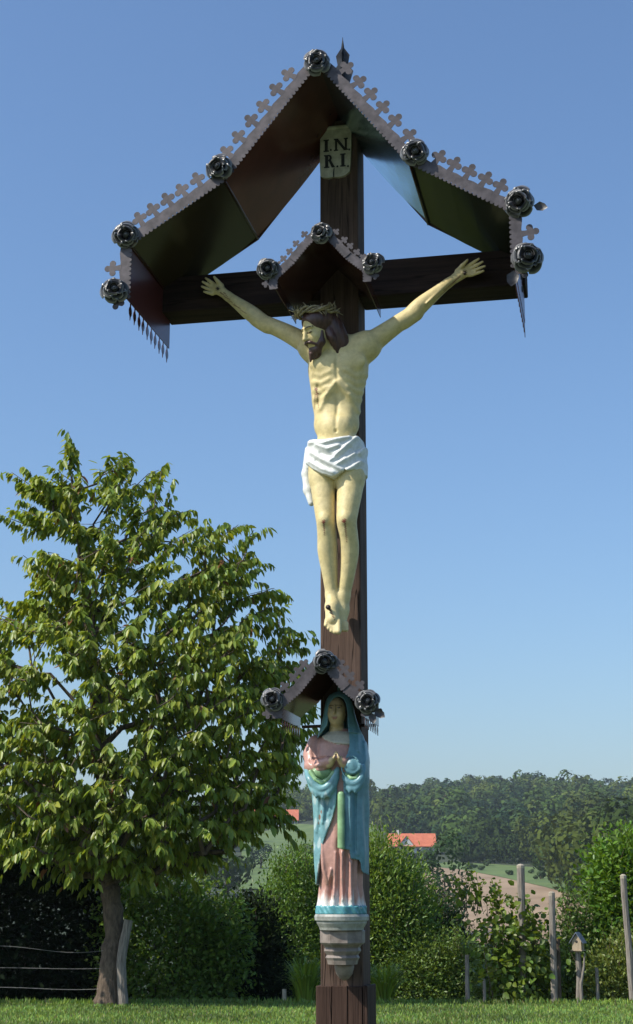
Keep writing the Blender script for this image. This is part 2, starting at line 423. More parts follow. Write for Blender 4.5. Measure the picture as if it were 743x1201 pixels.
def petal_mesh(name, r, w, cup, mat):
    """one curled sheet-metal petal: root at origin, opening along +z, cupped towards -y, edge rolled back"""
    V, F, C, nu, nv = [], [], [], 9, 8
    for side in (0, 1):
        for j in range(nv):
            v = j / (nv - 1)
            for i in range(nu):
                u = i / (nu - 1) * 2 - 1
                ww = w * (0.22 + 0.78 * math.sin(math.pi * min(1.0, 0.08 + 0.62 * v)) ** 0.9)
                rr = r * v * (1 - 0.16 * u * u * v)
                lip = max(0.0, (v - 0.70) / 0.30) ** 2
                yy = -cup * math.sin(v * math.pi * 0.5) - 0.22 * r * u * u * v * (1 - 0.9 * lip) + 0.22 * r * lip + 0.02 * r * math.sin(5 * u + 7 * v)
                V.append((u * ww, yy + (0.0018 if side else 0), rr))
                e = max(abs(u) ** 6 * v, max(0, (v - 0.80) / 0.20) ** 1.5)
                C.append([0.006 + 0.36 * e] * 3)
    o = nu * nv
    for j in range(nv - 1):
        for i in range(nu - 1):
            a = j * nu + i; F.append((a, a + 1, a + nu + 1, a + nu)); F.append((o + a, o + a + nu, o + a + nu + 1, o + a + 1))
    rim = [i for i in range(nu)] + [j * nu + nu - 1 for j in range(1, nv)] + [(nv - 1) * nu + i for i in range(nu - 2, -1, -1)] + [j * nu for j in range(nv - 2, 0, -1)]
    for a, b in zip(rim, rim[1:] + rim[:1]): F.append((a, o + a, o + b, b))
    return mesh_np(name, V, F, mat, True, np.array(C))

def bud_mesh(r, mat):
    b = MB(); n, m = 44, 6; V = []; C = []
    for i in range(n):                        # a rolled spiral of metal round a pointed core
        t = i / (n - 1); a = t * 2 * math.pi * 2.2; rr = r * (0.10 + 0.9 * t)
        for j in range(m):
            v = j / (m - 1); k = rr * (0.95 + 0.12 * v)
            V.append((k * math.cos(a), -r * 1.25 * (1 - 0.30 * t) * v, k * math.sin(a))); C.append([0.03 + 0.34 * v ** 5] * 3)
    b.add(V, [(i * m + j, i * m + j + 1, (i + 1) * m + j + 1, (i + 1) * m + j) for i in range(n - 1) for j in range(m - 1)])
    k = len(b.v); ring = [(r * 0.95 * math.cos(t), -r * 0.15, r * 0.95 * math.sin(t)) for t in np.linspace(0, 2 * math.pi, 13)[:-1]]
    b.add(ring + [(0, -r * 1.0, 0)], [(i, (i + 1) % 12, 12) for i in range(12)]); C += [[0.04] * 3] * 12 + [[0.2] * 3]
    return mesh_np('bud', b.v, b.f, mat, True, np.array(C))

ROSE = {}
def rose(parent, c, r, rot, tilt=(0, 0)):
    key = round(r, 3)
    if key not in ROSE:
        ROSE[key] = (bud_mesh(r * 0.34, M['rose']), [petal_mesh('petal', r * k, r * wk, r * ck, M['rose']) for k, wk, ck in ((0.60, 0.42, 0.26), (0.82, 0.46, 0.20), (1.0, 0.50, 0.08))])
    bud, pm = ROSE[key]
    base = Matrix.Translation(Vector(map(float, c))) @ Matrix.Rotation(tilt[0], 4, 'X') @ Matrix.Rotation(tilt[1], 4, 'Z') @ Matrix.Rotation(rot, 4, 'Y')
    o = bpy.data.objects.new('rose', bud); o.matrix_basis = base @ Matrix.Translation((0, -r * 0.24, 0)); link(o, parent)
    for l, n in ((0, 4), (1, 5), (2, 6)):
        for k in range(n):
            p = bpy.data.objects.new('petal', pm[l])
            a = 2 * math.pi * k / n + l * 0.6 + random.uniform(-0.12, 0.12)
            sc = random.uniform(0.92, 1.08)
            p.matrix_basis = base @ Matrix.Rotation(a, 4, 'Y') @ Matrix.Translation((0, -r * (0.20 - 0.10 * l), r * 0.05)) @ Matrix.Rotation(random.uniform(-0.16, 0.16), 4, 'X') @ Matrix.Scale(sc, 4)
            link(p, o)
    return o

def leaf_sheet(parent, c, size, rot):
    V = [(0, 0, 0), (-0.35, -0.12, 0.35), (-0.28, -0.1, 0.75), (0, -0.22, 1.05), (0.28, -0.1, 0.75), (0.35, -0.12, 0.35), (0, 0.05, 0.5)]
    F = [(0, 6, 1), (1, 6, 2), (2, 6, 3), (3, 6, 4), (4, 6, 5), (5, 6, 0)]
    me = mesh_np('metal_leaf', np.array(V) * size, F, M['iron'], True)
    o = bpy.data.objects.new('metal_leaf', me); o.matrix_basis = Matrix.Translation(Vector(map(float, c))) @ Matrix.Rotation(rot, 4, 'Y'); link(o, parent)

def trim_segment(parent, A, B, out, y, bw, ts, spacing, scal, skip=(0, 0), th=0.003):
    """band with scalloped lower edge from A to B in the x-z plane; trefoils stand on the outer edge along 'out'"""
    A = np.array(A, float); B = np.array(B, float); d = B - A; L = np.linalg.norm(d); d /= L; n = np.array(out, float); n /= np.linalg.norm(n)
    k = max(3, int(round(L / scal))); poly = []
    for i in range(k):
        for t, hgt in ((0.0, -0.003), (0.22, -0.0125), (0.5, -0.015), (0.78, -0.0125)): poly.append(A + d * (L * (i + t) / k) + n * hgt * (scal / 0.021))
    poly.append(B); top = []
    m = max(2, int(round(L / (spacing * 0.5))))
    for i in range(m + 1):
        top.append(B - d * (L * i / m) + n * (bw + (0.004 * (bw / 0.05) if i % 2 else -0.002)))
    band = MB().prism([tuple(p) for p in poly + top], y - th, y).build('trim_band', M['trim'], parent)
    cnt = max(1, int(round((L - skip[0] - skip[1]) / spacing)))
    me = None
    for i in range(cnt):
        s_ = skip[0] + (L - skip[0] - skip[1]) * (i + 0.5) / cnt
        o2 = A + d * s_ + n * (bw - 0.004)
        if me is None: me = MB().prism(trefoil_poly(ts), -th * 0.7, th * 0.35).me('trefoil', M['trim'])
        q = bpy.data.objects.new('trefoil', me)
        ang = math.atan2(n[0], n[1]) + random.uniform(-0.13, 0.13)
        q.matrix_basis = Matrix.Translation((o2[0], y - th * 0.5, o2[1])) @ Matrix.Rotation(ang, 4, 'Y') @ Matrix.Rotation(random.uniform(-0.04, 0.04), 4, 'X')
        link(q, band)
    return band

def sheet_panel(parent, A, B, y0, y1, th, name='roof_panel', mat=None, nseg=1, sag=0.0):
    """flat roof sheet from A to B (x-z), y0..y1, thickness upward"""
    A = np.array(A, float); B = np.array(B, float); d = (B - A) / np.linalg.norm(B - A); n = np.array([-d[1], d[0]])
    if n[1] < 0 or (abs(n[1]) < 0.05 and n[0] * (A[0] + B[0]) < 0): n = -n
    t = np.linspace(0, 1, nseg + 1)
    lo = [A + (B - A) * s_ - n * sag * math.sin(math.pi * s_) for s_ in t]; hi = [p + n * th for p in lo]
    return MB().prism([tuple(p) for p in lo + hi[::-1]], y0, y1).build(name, mat or M['sheet'], parent)

def fringe(parent, x, y0, y1, z, n, ln, sgn=1):
    """row of drop pendants under a side panel, in the y-z plane"""
    prof = [(-0.10, 0), (-0.10, -0.22), (-0.30, -0.36), (-0.36, -0.52), (-0.28, -0.68), (-0.10, -0.78), (0, -1.0)]
    poly = prof + [(-a, b) for a, b in prof[-2::-1]]
    me = MB().prism([(a * ln * 0.62, b * ln) for a, b in poly], -0.0015, 0.0015, lambda u, v, w_: (w_, u, v)).me('pendant', M['sheet'])
    for i in range(n):
        o = bpy.data.objects.new('pendant', me); o.matrix_basis = Matrix.Translation((x, y0 + (y1 - y0) * (i + 0.5) / n, z + 0.004)) @ Matrix.Rotation(random.uniform(-0.08, 0.08), 4, 'X'); link(o, parent)

XZ = lambda px, py, y: P(px, py, y)[[0, 2]]

def canopy_big():
    yf, yb = -0.50, 0.13
    L = [XZ(*q, yf) for q in ((375, 72), (262, 210), (152, 284), (148, 346))]
    R = [XZ(*q, yf) for q in ((375, 72), (481, 191), (601, 250), (604, 320))]
    cx = (L[2][0] + R[2][0]) / 2
    prof = [((abs(l[0] - cx) + abs(r[0] - cx)) / 2, (l[1] + r[1]) / 2) for l, r in zip(L, R)]
    c = empty('metal_canopy', (0, -0.1, BZ1), 'large brown gabled metal canopy crowning the cross above its inscription board', 'canopy')
    top = (0.0, prof[0][1]); bend, eave, bot = prof[1], prof[2], prof[3]; th = 0.004
    for s in (-1, 1):
        mk = lambda p: (cx * (p[0] > 0.01) + s * p[0], p[1])
        t, b, e, bo = (0.0, top[1]), mk(bend), mk(eave), (mk(eave)[0], bot[1])
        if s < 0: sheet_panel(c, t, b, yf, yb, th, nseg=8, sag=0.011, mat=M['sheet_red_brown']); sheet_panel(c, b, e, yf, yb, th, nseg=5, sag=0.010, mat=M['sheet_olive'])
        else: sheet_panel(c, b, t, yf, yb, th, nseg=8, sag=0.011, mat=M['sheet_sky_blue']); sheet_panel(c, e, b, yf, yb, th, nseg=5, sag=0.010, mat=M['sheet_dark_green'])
        sp = MB().box((min(e[0], e[0] + s * th), yf, bo[1]), (max(e[0], e[0] + s * th), yb, e[1] + 0.002)).build('side_panel', M['sheet_dark_red'], c)
        fringe(sp, e[0] + s * 0.002, yf + 0.02, yb, bo[1], 10, 0.085)
        # folded seams at the bends
        for q in (b, e):
            MB().tube([(q[0] - s * 0.004, yf + 0.004, q[1] - 0.004), (q[0] - s * 0.004, yb - 0.004, q[1] - 0.004)], 0.006, 8).build('seam', M['sheet'], c)
        # rear edge rolled
        MB().tube([(q[0], yb, q[1]) for q in (t, b, e)], 0.008, 8).build('rolled_edge', M['sheet'], c)
        # small stay holes on side panel
        if s > 0:
            for dy, dz in ((-0.10, 0.13), (-0.05, 0.09)):
                MB().lathe([(0.014, 0), (0.014, 0.004)], (0, 0, 0), 12).build('hole_disc', M['black_paint'], sp).matrix_basis = Matrix.Translation((e[0] + th + 0.0005, dy, bo[1] + dz)) @ Matrix.Rotation(math.pi / 2, 4, 'Y')
        nrm = lambda a, b_: (lambda d: np.array([-d[1], d[0]]) * (1 if s < 0 else -1))((np.array(a) - np.array(b_)) / np.linalg.norm(np.array(a) - np.array(b_)))
        def outw(a, b_):
            d = np.array(b_) - np.array(a); n = np.array([-d[1], d[0]]) / np.linalg.norm(d)
            return n if n @ np.array([s, 1.2]) > 0 else -n
        yt = yf - 0.001
        trim_segment(c, t, b, outw(t, b), yt, 0.038, 0.074, 0.088, 0.021, (0.07, 0.06))
        trim_segment(c, b, e, outw(b, e), yt - 0.0033, 0.038, 0.074, 0.084, 0.021, (0.06, 0.06))
        trim_segment(c, e, bo, (s, 0), yt, 0.038, 0.074, 0.085, 0.021, (0.07, 0.03))
        # trefoils closing the lower corner
        trim_segment(c, (bo[0] + s * 0.015, bo[1] + 0.03), (bo[0] + s * 0.045, bo[1] + 0.03), (0.3 * s, -1), yt - 0.004, 0.012, 0.07, 0.05, 0.012)
    # cresting that runs back along the ridge
    cr = MB(); zr = top[1] + 0.004
    cr.box((-0.002, yf, zr), (0.002, yb + 0.05, zr + 0.05)); cr = cr.build('ridge_crest', M['trim'], c)
    tf = MB().prism(trefoil_poly(0.085), -0.0015, 0.0015, lambda u, v, w_: (w_, u, v)).me('trefoil', M['trim'])
    for i in range(3, 6):
        o = bpy.data.objects.new('trefoil', tf); o.matrix_basis = Matrix.Translation((0.0004, yf + 0.06 + i * 0.098, zr + 0.048)); link(o, cr)
    fin = MB()
    for ang in (0, 1.57):
        pts = [(-0.012, 0), (-0.050, 0.09), (-0.030, 0.13), (-0.060, 0.20), (-0.034, 0.25), (-0.052, 0.31), (-0.026, 0.35), (-0.034, 0.40), (-0.008, 0.44), (0, 0.50)]
        poly = pts + [(-a, b_) for a, b_ in pts[-2::-1]]
        ca, sa = math.cos(ang), math.sin(ang)
        fin.prism(poly, -0.0015, 0.0015, lambda u, v, w_: (u * ca - w_ * sa + 0.004, u * sa + w_ * ca + 0.10, zr - 0.02 + v))
    fin.build('finial', M['iron'], c)
    for i, (px, py, r) in enumerate(((372, 73, 0.062), (257, 196, 0.060), (148, 276, 0.060), (135, 340, 0.062), (487, 179, 0.062), (609, 237, 0.066), (619, 301, 0.068))):
        rose(c, P(px, py, yf - 0.02), r, i * 1.1, (random.uniform(-0.12, 0.25), random.uniform(-0.25, 0.25)))
    for px, py, s_, a in ((603, 323, 0.075, 3.3), (626, 247, 0.06, 1.9), (352, 394, 0.0, 0)):
        if s_: leaf_sheet(c, P(px, py - 6, yf - 0.012), s_, a)
    return c
canopy_big()

def canopy_small(label, pxL, pxR, apex, yf, yb, roses, rr, ts, bw, spc, drop, side, leaves=()):
    """little gable with inward-curving slopes"""
    Lq = [XZ(*q, yf) for q in pxL]; Rq = [XZ(*q, yf) for q in pxR]; ap = XZ(*apex, yf)
    cx = (Lq[-1][0] + Rq[-1][0]) / 2
    prof = [(0.0, ap[1])] + [((abs(l[0] - cx) + abs(r[0] - cx)) / 2, (l[1] + r[1]) / 2) for l, r in zip(Lq, Rq)]
    c = empty('metal_canopy', (cx, 0, prof[-1][1]), label, 'canopy'); th = 0.003
    for s in (-1, 1):
        pts = [(cx + s * a, b) for a, b in prof]
        for i in range(len(pts) - 1):
            a, b = pts[i], pts[i + 1]
            sheet_panel(c, *((a, b) if s < 0 else (b, a)), yf, yb, th)
            d = np.array(b) - np.array(a); n = np.array([-d[1], d[0]]) / np.linalg.norm(d); n = n if n[1] > 0 else -n
            trim_segment(c, a, b, n, yf - 0.001 - 0.0033 * (i % 2), bw, ts, spc, 0.013, (0.035 if i == 0 else 0.005, 0.03 if i == len(pts) - 2 else 0.005), 0.0025)
        e = pts[-1]
        sp = MB().box((min(e[0], e[0] + s * th), yf, e[1] - drop), (max(e[0], e[0] + s * th), yb, e[1] + 0.002)).build('side_panel', M['sheet'], c)
        if side: fringe(sp, e[0] + s * 0.0015, yf + 0.01, yb, e[1] - drop, 8, 0.045)
        trim_segment(c, (e[0], e[1]), (e[0], e[1] - drop), (s, 0), yf - 0.001, bw, ts, spc, 0.013, (0.0, 0.0), 0.0025)
        if side:
            MB().tube([(e[0] - s * 0.01, yb - 0.015, e[1] - drop + 0.004), (0.085 * s, yb - 0.012, e[1] - drop + 0.006)], 0.007, 8).build('stay', M['sheet'], c)
    for i, (px, py) in enumerate(roses): rose(c, P(px, py, yf - 0.012), rr, i * 0.9 + 0.4, (random.uniform(-0.1, 0.25), random.uniform(-0.25, 0.25)))
    for px, py, s_, a in leaves: leaf_sheet(c, P(px, py, yf - 0.006), s_, a)
    return c
canopy_small('small gabled metal canopy with three roses above the thorn-crowned head on the cross',
             ((362, 287), (345, 306), (324, 327)), ((391, 285), (406, 303), (428, 318)), (377, 272), -0.42, 0.0,
             ((376, 273), (314, 315), (437, 308)), 0.050, 0.036, 0.030, 0.046, 0.050, False)
canopy_small('small gabled metal canopy with three roses sheltering the praying woman statue',
             ((371, 791), (354, 809), (330, 828)), ((392, 792), (405, 811), (426, 829)), (381, 776), -0.38, 0.0,
             ((381, 776), (320, 820), (432, 822)), 0.049, 0.046, 0.036, 0.048, 0.045, True,
             leaves=((440, 833, 0.05, 2.2), (436, 836, 0.045, 2.9)))
# ------------------------------------------------------------------ carved figure on the cross
def nrm3(v): v = np.array(v, float); return v / np.linalg.norm(v)

def ridge_field(s, segs, width, amp, y_max=0.0):
    """raise (amp>0) or sink the surface along polylines given in x-z"""
    pts = np.array([p for sg in segs for p in sg]); m = width * 3
    sl, X, Y, Z = s.region((pts[:, 0].min() - m, s.lo[1], pts[:, 1].min() - m), (pts[:, 0].max() + m, y_max, pts[:, 1].max() + m))
    best = None
    for sg in segs:
        for (a, b) in zip(sg[:-1], sg[1:]):
            a = np.array(a); b = np.array(b); ab = b - a; px, pz = X - a[0], Z - a[1]
            t = np.clip((px * ab[0] + pz * ab[1]) / (ab @ ab), 0, 1)
            q = (px - t * ab[0]) ** 2 + (pz - t * ab[1]) ** 2
            best = q if best is None else np.minimum(best, q)
    s.d[sl] -= (amp * np.exp(-best / (2 * width * width))).astype(np.float32)

def make_corpus():
    root = empty('crucified_figure_statue', tuple(P(393, 742, -0.08)), 'cream painted carved figure with white loincloth nailed to the wooden cross', 'statue')
    lo = P(230, 752, 0.03); hi = P(576, 350, 0.03); lo[2] = P(390, 752, -0.33)[2] - 0.02
    s = Sculpt((lo[0], -0.33, lo[2]), (hi[0], 0.03, P(400, 296, 0)[2]), 0.0036)
    S = 0.0039
    # trunk
    s.ell(P(397, 432, -0.115), (0.137, 0.088, 0.150), k=0.02)
    s.ell(P(397, 408, -0.105), (0.125, 0.062, 0.050), k=0.05)
    s.ell(P(395, 470, -0.105), (0.110, 0.070, 0.130), k=0.06)
    s.ell(P(395, 500, -0.110), (0.100, 0.076, 0.075), k=0.05)
    s.ell(P(395, 532, -0.110), (0.112, 0.082, 0.100), k=0.03)
    for px, py in ((380, 425), (414, 423)): s.ell(P(px, py, -0.178), (0.062, 0.022, 0.038), k=0.03)   # chest muscles
    s.ell(P(396, 470, -0.215), (0.045, 0.035, 0.060), k=0.04, op='sub')                          # hollow under the ribs
    s.ell(P(395, 502, -0.168), (0.060, 0.024, 0.048), k=0.03)                                     # belly
    xz = lambda px, py: tuple(XZ(px, py, -0.19))
    ribs = [[xz(388 - 2 * i, 436 + 9 * i), xz(376, 441 + 8 * i), xz(366 - i * 0.2, 437 + 9 * i)] for i in range(4)] + \
           [[xz(405 + 2 * i, 434 + 9 * i), xz(417, 440 + 8 * i), xz(428 - i, 434 + 9 * i)] for i in range(4)]
    ridge_field(s, ribs, 0.008, 0.0042, -0.10)
    ridge_field(s, [[xz(396, 415), xz(396, 444)]], 0.007, -0.006, -0.12)
    ridge_field(s, [[xz(395, 448), xz(383, 462), xz(374, 477)], [xz(396, 448), xz(409, 462), xz(418, 476)]], 0.009, 0.008, -0.10)
    ridge_field(s, [[xz(395, 460), xz(394, 500)]], 0.006, -0.005, -0.10)
    ridge_field(s, [[xz(372, 452), xz(377, 459), xz(371, 470)]], 0.008, -0.007, -0.10)
    ridge_field(s, [[xz(380, 402), xz(392, 409)], [xz(402, 409), xz(424, 401)]], 0.008, 0.007, -0.08)   # collar bones
    s.ell(P(394, 505, -0.192), (0.006, 0.01, 0.008), k=0.008, op='sub')
    # neck
    s.cone(P(396, 414, -0.11), P(385, 396, -0.17), 0.052, 0.045, 0.03)
    # arms
    s.spl([P(376, 413, -0.115), P(363, 405, -0.112), P(336, 390, -0.10), P(309, 378, -0.09)], [0.058, 0.048, 0.0385, 0.0335], 0.006, k0=0.03)
    s.spl([P(309, 378, -0.09), P(294, 367, -0.085), P(278, 355, -0.07), P(267, 347, -0.05)], [0.0335, 0.0350, 0.0255, 0.0195], 0.006)
    s.spl([P(420, 412, -0.115), P(434, 403, -0.112), P(458, 386, -0.10), P(481, 370, -0.09)], [0.058, 0.050, 0.0400, 0.0340], 0.006, k0=0.03)
    s.spl([P(481, 370, -0.09), P(494, 358, -0.085), P(512, 343, -0.07), P(527, 331, -0.05)], [0.0340, 0.0355, 0.0265, 0.0200], 0.006)
    s.cone(P(489, 369, -0.09), P(476, 378, -0.09), 0.026, 0.024, 0.02); s.cone(P(301, 376, -0.09), P(313, 384, -0.09), 0.024, 0.024, 0.02)
    # hands: palm, four fingers, thumb from the side of the palm
    fl = (1, 1.6, 1)
    def hand(wr, palm, knuck, tips, thumb, ty):
        s.cone(P(*wr, -0.050), P(*palm, -0.040), 0.020, 0.026, 0.012, flat=(1, 1.25, 1))
        for kx in knuck: s.cone(P(*palm, -0.038), P(*kx, -0.040), 0.016, 0.0085, 0.006)
        for kx, tp in zip(knuck, tips):
            a, b = np.array(kx, float), np.array(tp, float); mid = a + (b - a) * 0.52
            s.chain([P(*kx, -0.040), P(*mid, -0.052), P(*tp, ty)], [0.0082, 0.0078, 0.0055], 0.002)
        s.chain([P(*thumb[0], -0.046), P(*thumb[1], -0.056), P(*thumb[2], -0.062)], [0.0125, 0.0095, 0.0062], 0.004)
    hand((268, 347.5), (257, 339.5), ((249.5, 332), (248, 336.2), (248, 340.6), (249.5, 344.8)), ((241.5, 326.2), (238, 330.5), (237, 336), (239.5, 342)), ((260, 335), (255.5, 330), (251.5, 324.8)), -0.056)
    hand((527, 331.5), (541, 321.5), ((549.5, 311.8), (552.5, 314.8), (554, 318.6), (553, 322.6)), ((562, 303.5), (566.5, 307), (569, 312), (567.5, 317.6)), ((536.5, 318.5), (542.5, 311.5), (548.5, 305)), -0.066)
    # sinews of the forearms
    s.cone(P(523, 335, -0.074), P(500, 356, -0.122), 0.005, 0.004, 0.008); s.cone(P(272, 350, -0.072), P(288, 361, -0.120), 0.005, 0.004, 0.008)
    # legs
    s.spl([P(379, 538, -0.110), P(379, 568, -0.135), P(381, 598, -0.160), P(382.5, 613, -0.166), P(384, 630, -0.146), P(384.5, 648, -0.130), P(387.5, 676, -0.112), P(390, 700, -0.100)], [0.056, 0.0535, 0.0435, 0.0395, 0.0415, 0.0415, 0.032, 0.0260], 0.004, k0=0.02)
    s.spl([P(411, 538, -0.110), P(411, 568, -0.140), P(408, 598, -0.172), P(407, 612, -0.178), P(409.5, 630, -0.154), P(410.5, 648, -0.132), P(407.5, 676, -0.110), P(403, 700, -0.090)], [0.058, 0.0570, 0.0465, 0.0420, 0.0390, 0.0380, 0.0305, 0.0265], 0.004, k0=0.02)
    s.ell(P(381, 609, -0.200), (0.021, 0.016, 0.024), k=0.018); s.ell(P(405, 608, -0.214), (0.022, 0.016, 0.025), k=0.018)   # knee caps
    # feet, one laid over the other, toes down
    s.chain([P(390, 699, -0.100), P(390, 712, -0.128), P(390, 727, -0.146)], [0.029, 0.030, 0.030], 0.015)
    s.cone(P(391, 702, -0.072), P(391, 712, -0.080), 0.026, 0.022, 0.015)
    s.chain([P(403, 700, -0.090), P(401, 716, -0.090), P(399, 733, -0.100)], [0.029, 0.031, 0.027], 0.015)
    for i, (ax, ay, bx, by, r) in enumerate(((383.5, 727, 382.3, 733.5, 0.0085), (386.5, 729, 385.6, 737, 0.0085), (389.8, 730, 389.2, 740, 0.009), (393, 730, 393, 741.5, 0.0095), (397, 729, 397.3, 741, 0.0125))):
        s.cone(P(ax, ay, -0.150), P(bx, by, -0.168), r * 1.1, r, 0.002)
    for ax, bx in ((401, 401.5), (404, 404.5), (406.5, 407)):
        s.cone(P(ax, 731, -0.112), P(bx, 739, -0.120), 0.0095, 0.008, 0.002)
    # head, bowed to one side
    C = P(372.5, 385.0, -0.215); fwd = nrm3((-0.66, -0.62, -0.44)); up = np.array([-0.08, -0.25, 1.0]); up = nrm3(up - (up @ fwd) * fwd); rt = np.cross(fwd, up)
    L = lambda a, b, c: C + a * rt + b * up + c * fwd
    R = np.stack([rt, up, fwd])
    s.ell(L(0, 0.028, -0.018), (0.060, 0.066, 0.076), R, 0.01)
    s.ell(L(0, -0.028, 0.022), (0.048, 0.068, 0.050), R, 0.02)
    s.ell(L(0, -0.072, 0.034), (0.034, 0.030, 0.030), R, 0.02)
    for a in (-1, 1):
        s.ell(L(a * 0.0225, 0.000, 0.078), (0.017, 0.011, 0.014), R, 0.008, op='sub')
        s.ell(L(a * 0.0225, -0.004, 0.058), (0.0145, 0.0095, 0.011), R, 0.003)
        s.cone(L(a * 0.008, 0.016, 0.070), L(a * 0.036, 0.014, 0.056), 0.006, 0.005, 0.006)
        s.ell(L(a * 0.030, -0.030, 0.048), (0.016, 0.018, 0.014), R, 0.015)
    s.cone(L(0, 0.010, 0.066), L(0, -0.030, 0.086), 0.0065, 0.010, 0.008)
    s.ell(L(0, -0.033, 0.076), (0.014, 0.007, 0.010), R, 0.006)
    s.ell(L(0, -0.055, 0.066), (0.017, 0.005, 0.008), R, 0.004); s.ell(L(0, -0.064, 0.064), (0.014, 0.005, 0.008), R, 0.004)
    skin = np.array((0.74, 0.615, 0.315)); blood = np.array((0.16, 0.035, 0.025)); dark = np.array((0.05, 0.03, 0.02))
    marks = [(255.5, 338.5, 2.6, dark), (545.5, 319.5, 3.0, dark), (371, 456, 2.4, blood), (373, 462, 1.8, blood), (380, 612, 2.6, blood * 2.2), (404, 611, 3.0, blood * 1.8), (386, 714, 2.4, dark)]
    streaks = [((259, 343), (270, 353), 1.1), ((263, 343), (274, 357), 0.9), ((275, 357), (289, 368), 1.0), ((540, 324), (520, 341), 1.2), ((534, 330), (513, 350), 0.9),
               ((371, 456), (374, 478), 1.3), ((370, 462), (369, 480), 1.0), ((388, 716), (393, 727), 1.4), ((405, 614), (407, 636), 1.4), ((380, 613), (381, 628), 1.5)]
    rng = np.random.default_rng(3)
    def paint(V, c):
        c = c.copy()
        # yellow-brown low-frequency mottling of the paint itself
        f = 0.5 + 0.5 * np.sin(V[:, 0] * 41 + 3 * np.sin(V[:, 2] * 17)) * np.sin(V[:, 2] * 33 + 2 * np.sin(V[:, 0] * 23))
        c *= (1 - 0.10 * f[:, None] * np.array([0.6, 0.8, 1.5]))
        front = V[:, 1] < -0.035
        dv = V - CAM; zz = dv @ FW; U = IMW / 2 + FPX * (dv @ RT) / zz; W = IMH / 2 - FPX * (dv @ UP) / zz
        jit = 0.8 * np.sin(V[:, 0] * 500 + V[:, 2] * 700)
        for px, py, r, col in marks:
            w_ = np.clip((r - np.hypot(U - px, W - py) + jit) / 1.2, 0, 1) * front; c = c * (1 - w_[:, None]) + col * w_[:, None]
        for a, b, r in streaks:
            a = np.array(a, float); ab = np.array(b, float) - a; t = np.clip(((U - a[0]) * ab[0] + (W - a[1]) * ab[1]) / (ab @ ab), 0, 1)
            w_ = np.clip((r * (1 - 0.5 * t) - np.hypot(U - a[0] - t * ab[0], W - a[1] - t * ab[1]) + 0.6 * jit) / 0.9, 0, 0.85) * front; c = c * (1 - w_[:, None]) + blood * w_[:, None]
        # closed lids and brows are drawn in dark paint
        q = (V - C) @ R.T
        for a in (-1, 1):
            lid = (np.abs(q[:, 0] - a * 0.0225) < 0.0135) & (np.abs(q[:, 1] + 0.0085 - 12 * (q[:, 0] - a * 0.0225) ** 2) < 0.0024) & (q[:, 2] > 0.04)
            brow = (np.abs(q[:, 0] - a * 0.0225) < 0.0155) & (np.abs(q[:, 1] - 0.0175 + 14 * (q[:, 0] - a * 0.0225) ** 2) < 0.0026) & (q[:, 2] > 0.03)
            c[lid | brow] = dark
        return c
    sculpt_obj('body', s, M['statue'], root, [skin], paint, 2)
    # hair and beard
    h = Sculpt(C - 0.17, C + np.array([0.17, 0.17, 0.13]), 0.0036)
    h.ell(L(0, 0.030, -0.022), (0.071, 0.070, 0.084), R, 0.01)
    h.ell(L(0, -0.022, 0.070), (0.046, 0.070, 0.062), R, 0.01, op='sub')
    h.spl([P(384, 371, -0.19), P(392, 384, -0.190), P(398, 397, -0.180), P(402, 409, -0.170), P(403, 420, -0.168)], [0.045, 0.042, 0.037, 0.026, 0.007], 0.010)
    h.spl([P(385, 384, -0.222), P(389, 395, -0.222), P(393, 404, -0.205), P(397, 414, -0.19)], [0.018, 0.020, 0.016, 0.006], 0.006)
    h.chain([P(360, 392, -0.19), P(364, 404, -0.215), P(366, 414, -0.212), P(364.5, 424, -0.205)], [0.012, 0.016, 0.014, 0.005], 0.004)
    h.chain([P(369, 404, -0.21), P(370, 413, -0.215), P(368, 421, -0.205)], [0.010, 0.012, 0.005], 0.004)
    for i in range(7):      # carved strands
        px = 383 + i * 3.0
        ridge_field(h, [[tuple(XZ(px, 370, -0.2)), tuple(XZ(px + 5, 392, -0.19)), tuple(XZ(px + 5 + i * 0.5, 414, -0.17))]], 0.0035, -0.0035, 0.0)
    h.d = np.maximum(h.d, -(s_face(h, L, R)))
    sculpt_obj('hair', h, M['hair'], root, it=2)
    b = Sculpt(C - 0.14, C + np.array([0.12, 0.14, 0.08]), 0.0033)
    b.chain([L(-0.046, -0.020, 0.016), L(-0.038, -0.062, 0.030), L(-0.012, -0.090, 0.048), L(0.012, -0.090, 0.048), L(0.038, -0.062, 0.030), L(0.046, -0.020, 0.016)], [0.008, 0.017, 0.019, 0.019, 0.017, 0.008], 0.012)
    b.chain([L(0, -0.084, 0.050), L(0.004, -0.108, 0.044), L(0.006, -0.130, 0.030)], [0.021, 0.022, 0.006], 0.010)
    for a in (-1, 1): b.chain([L(0, -0.0445, 0.082), L(a * 0.018, -0.050, 0.073), L(a * 0.032, -0.066, 0.054)], [0.0065, 0.0075, 0.006], 0.004)
    sculpt_obj('beard', b, M['hair'], root, it=2)
    # crown of thorns: twisted twigs
    cc = P(371.5, 367.5, -0.205); cu = nrm3((-0.02, -0.16, 1.0)); ca = nrm3(np.cross(cu, (0, 1, 0))); cb = np.cross(cu, ca)
    cm = MB(); rnd = random.Random(5)
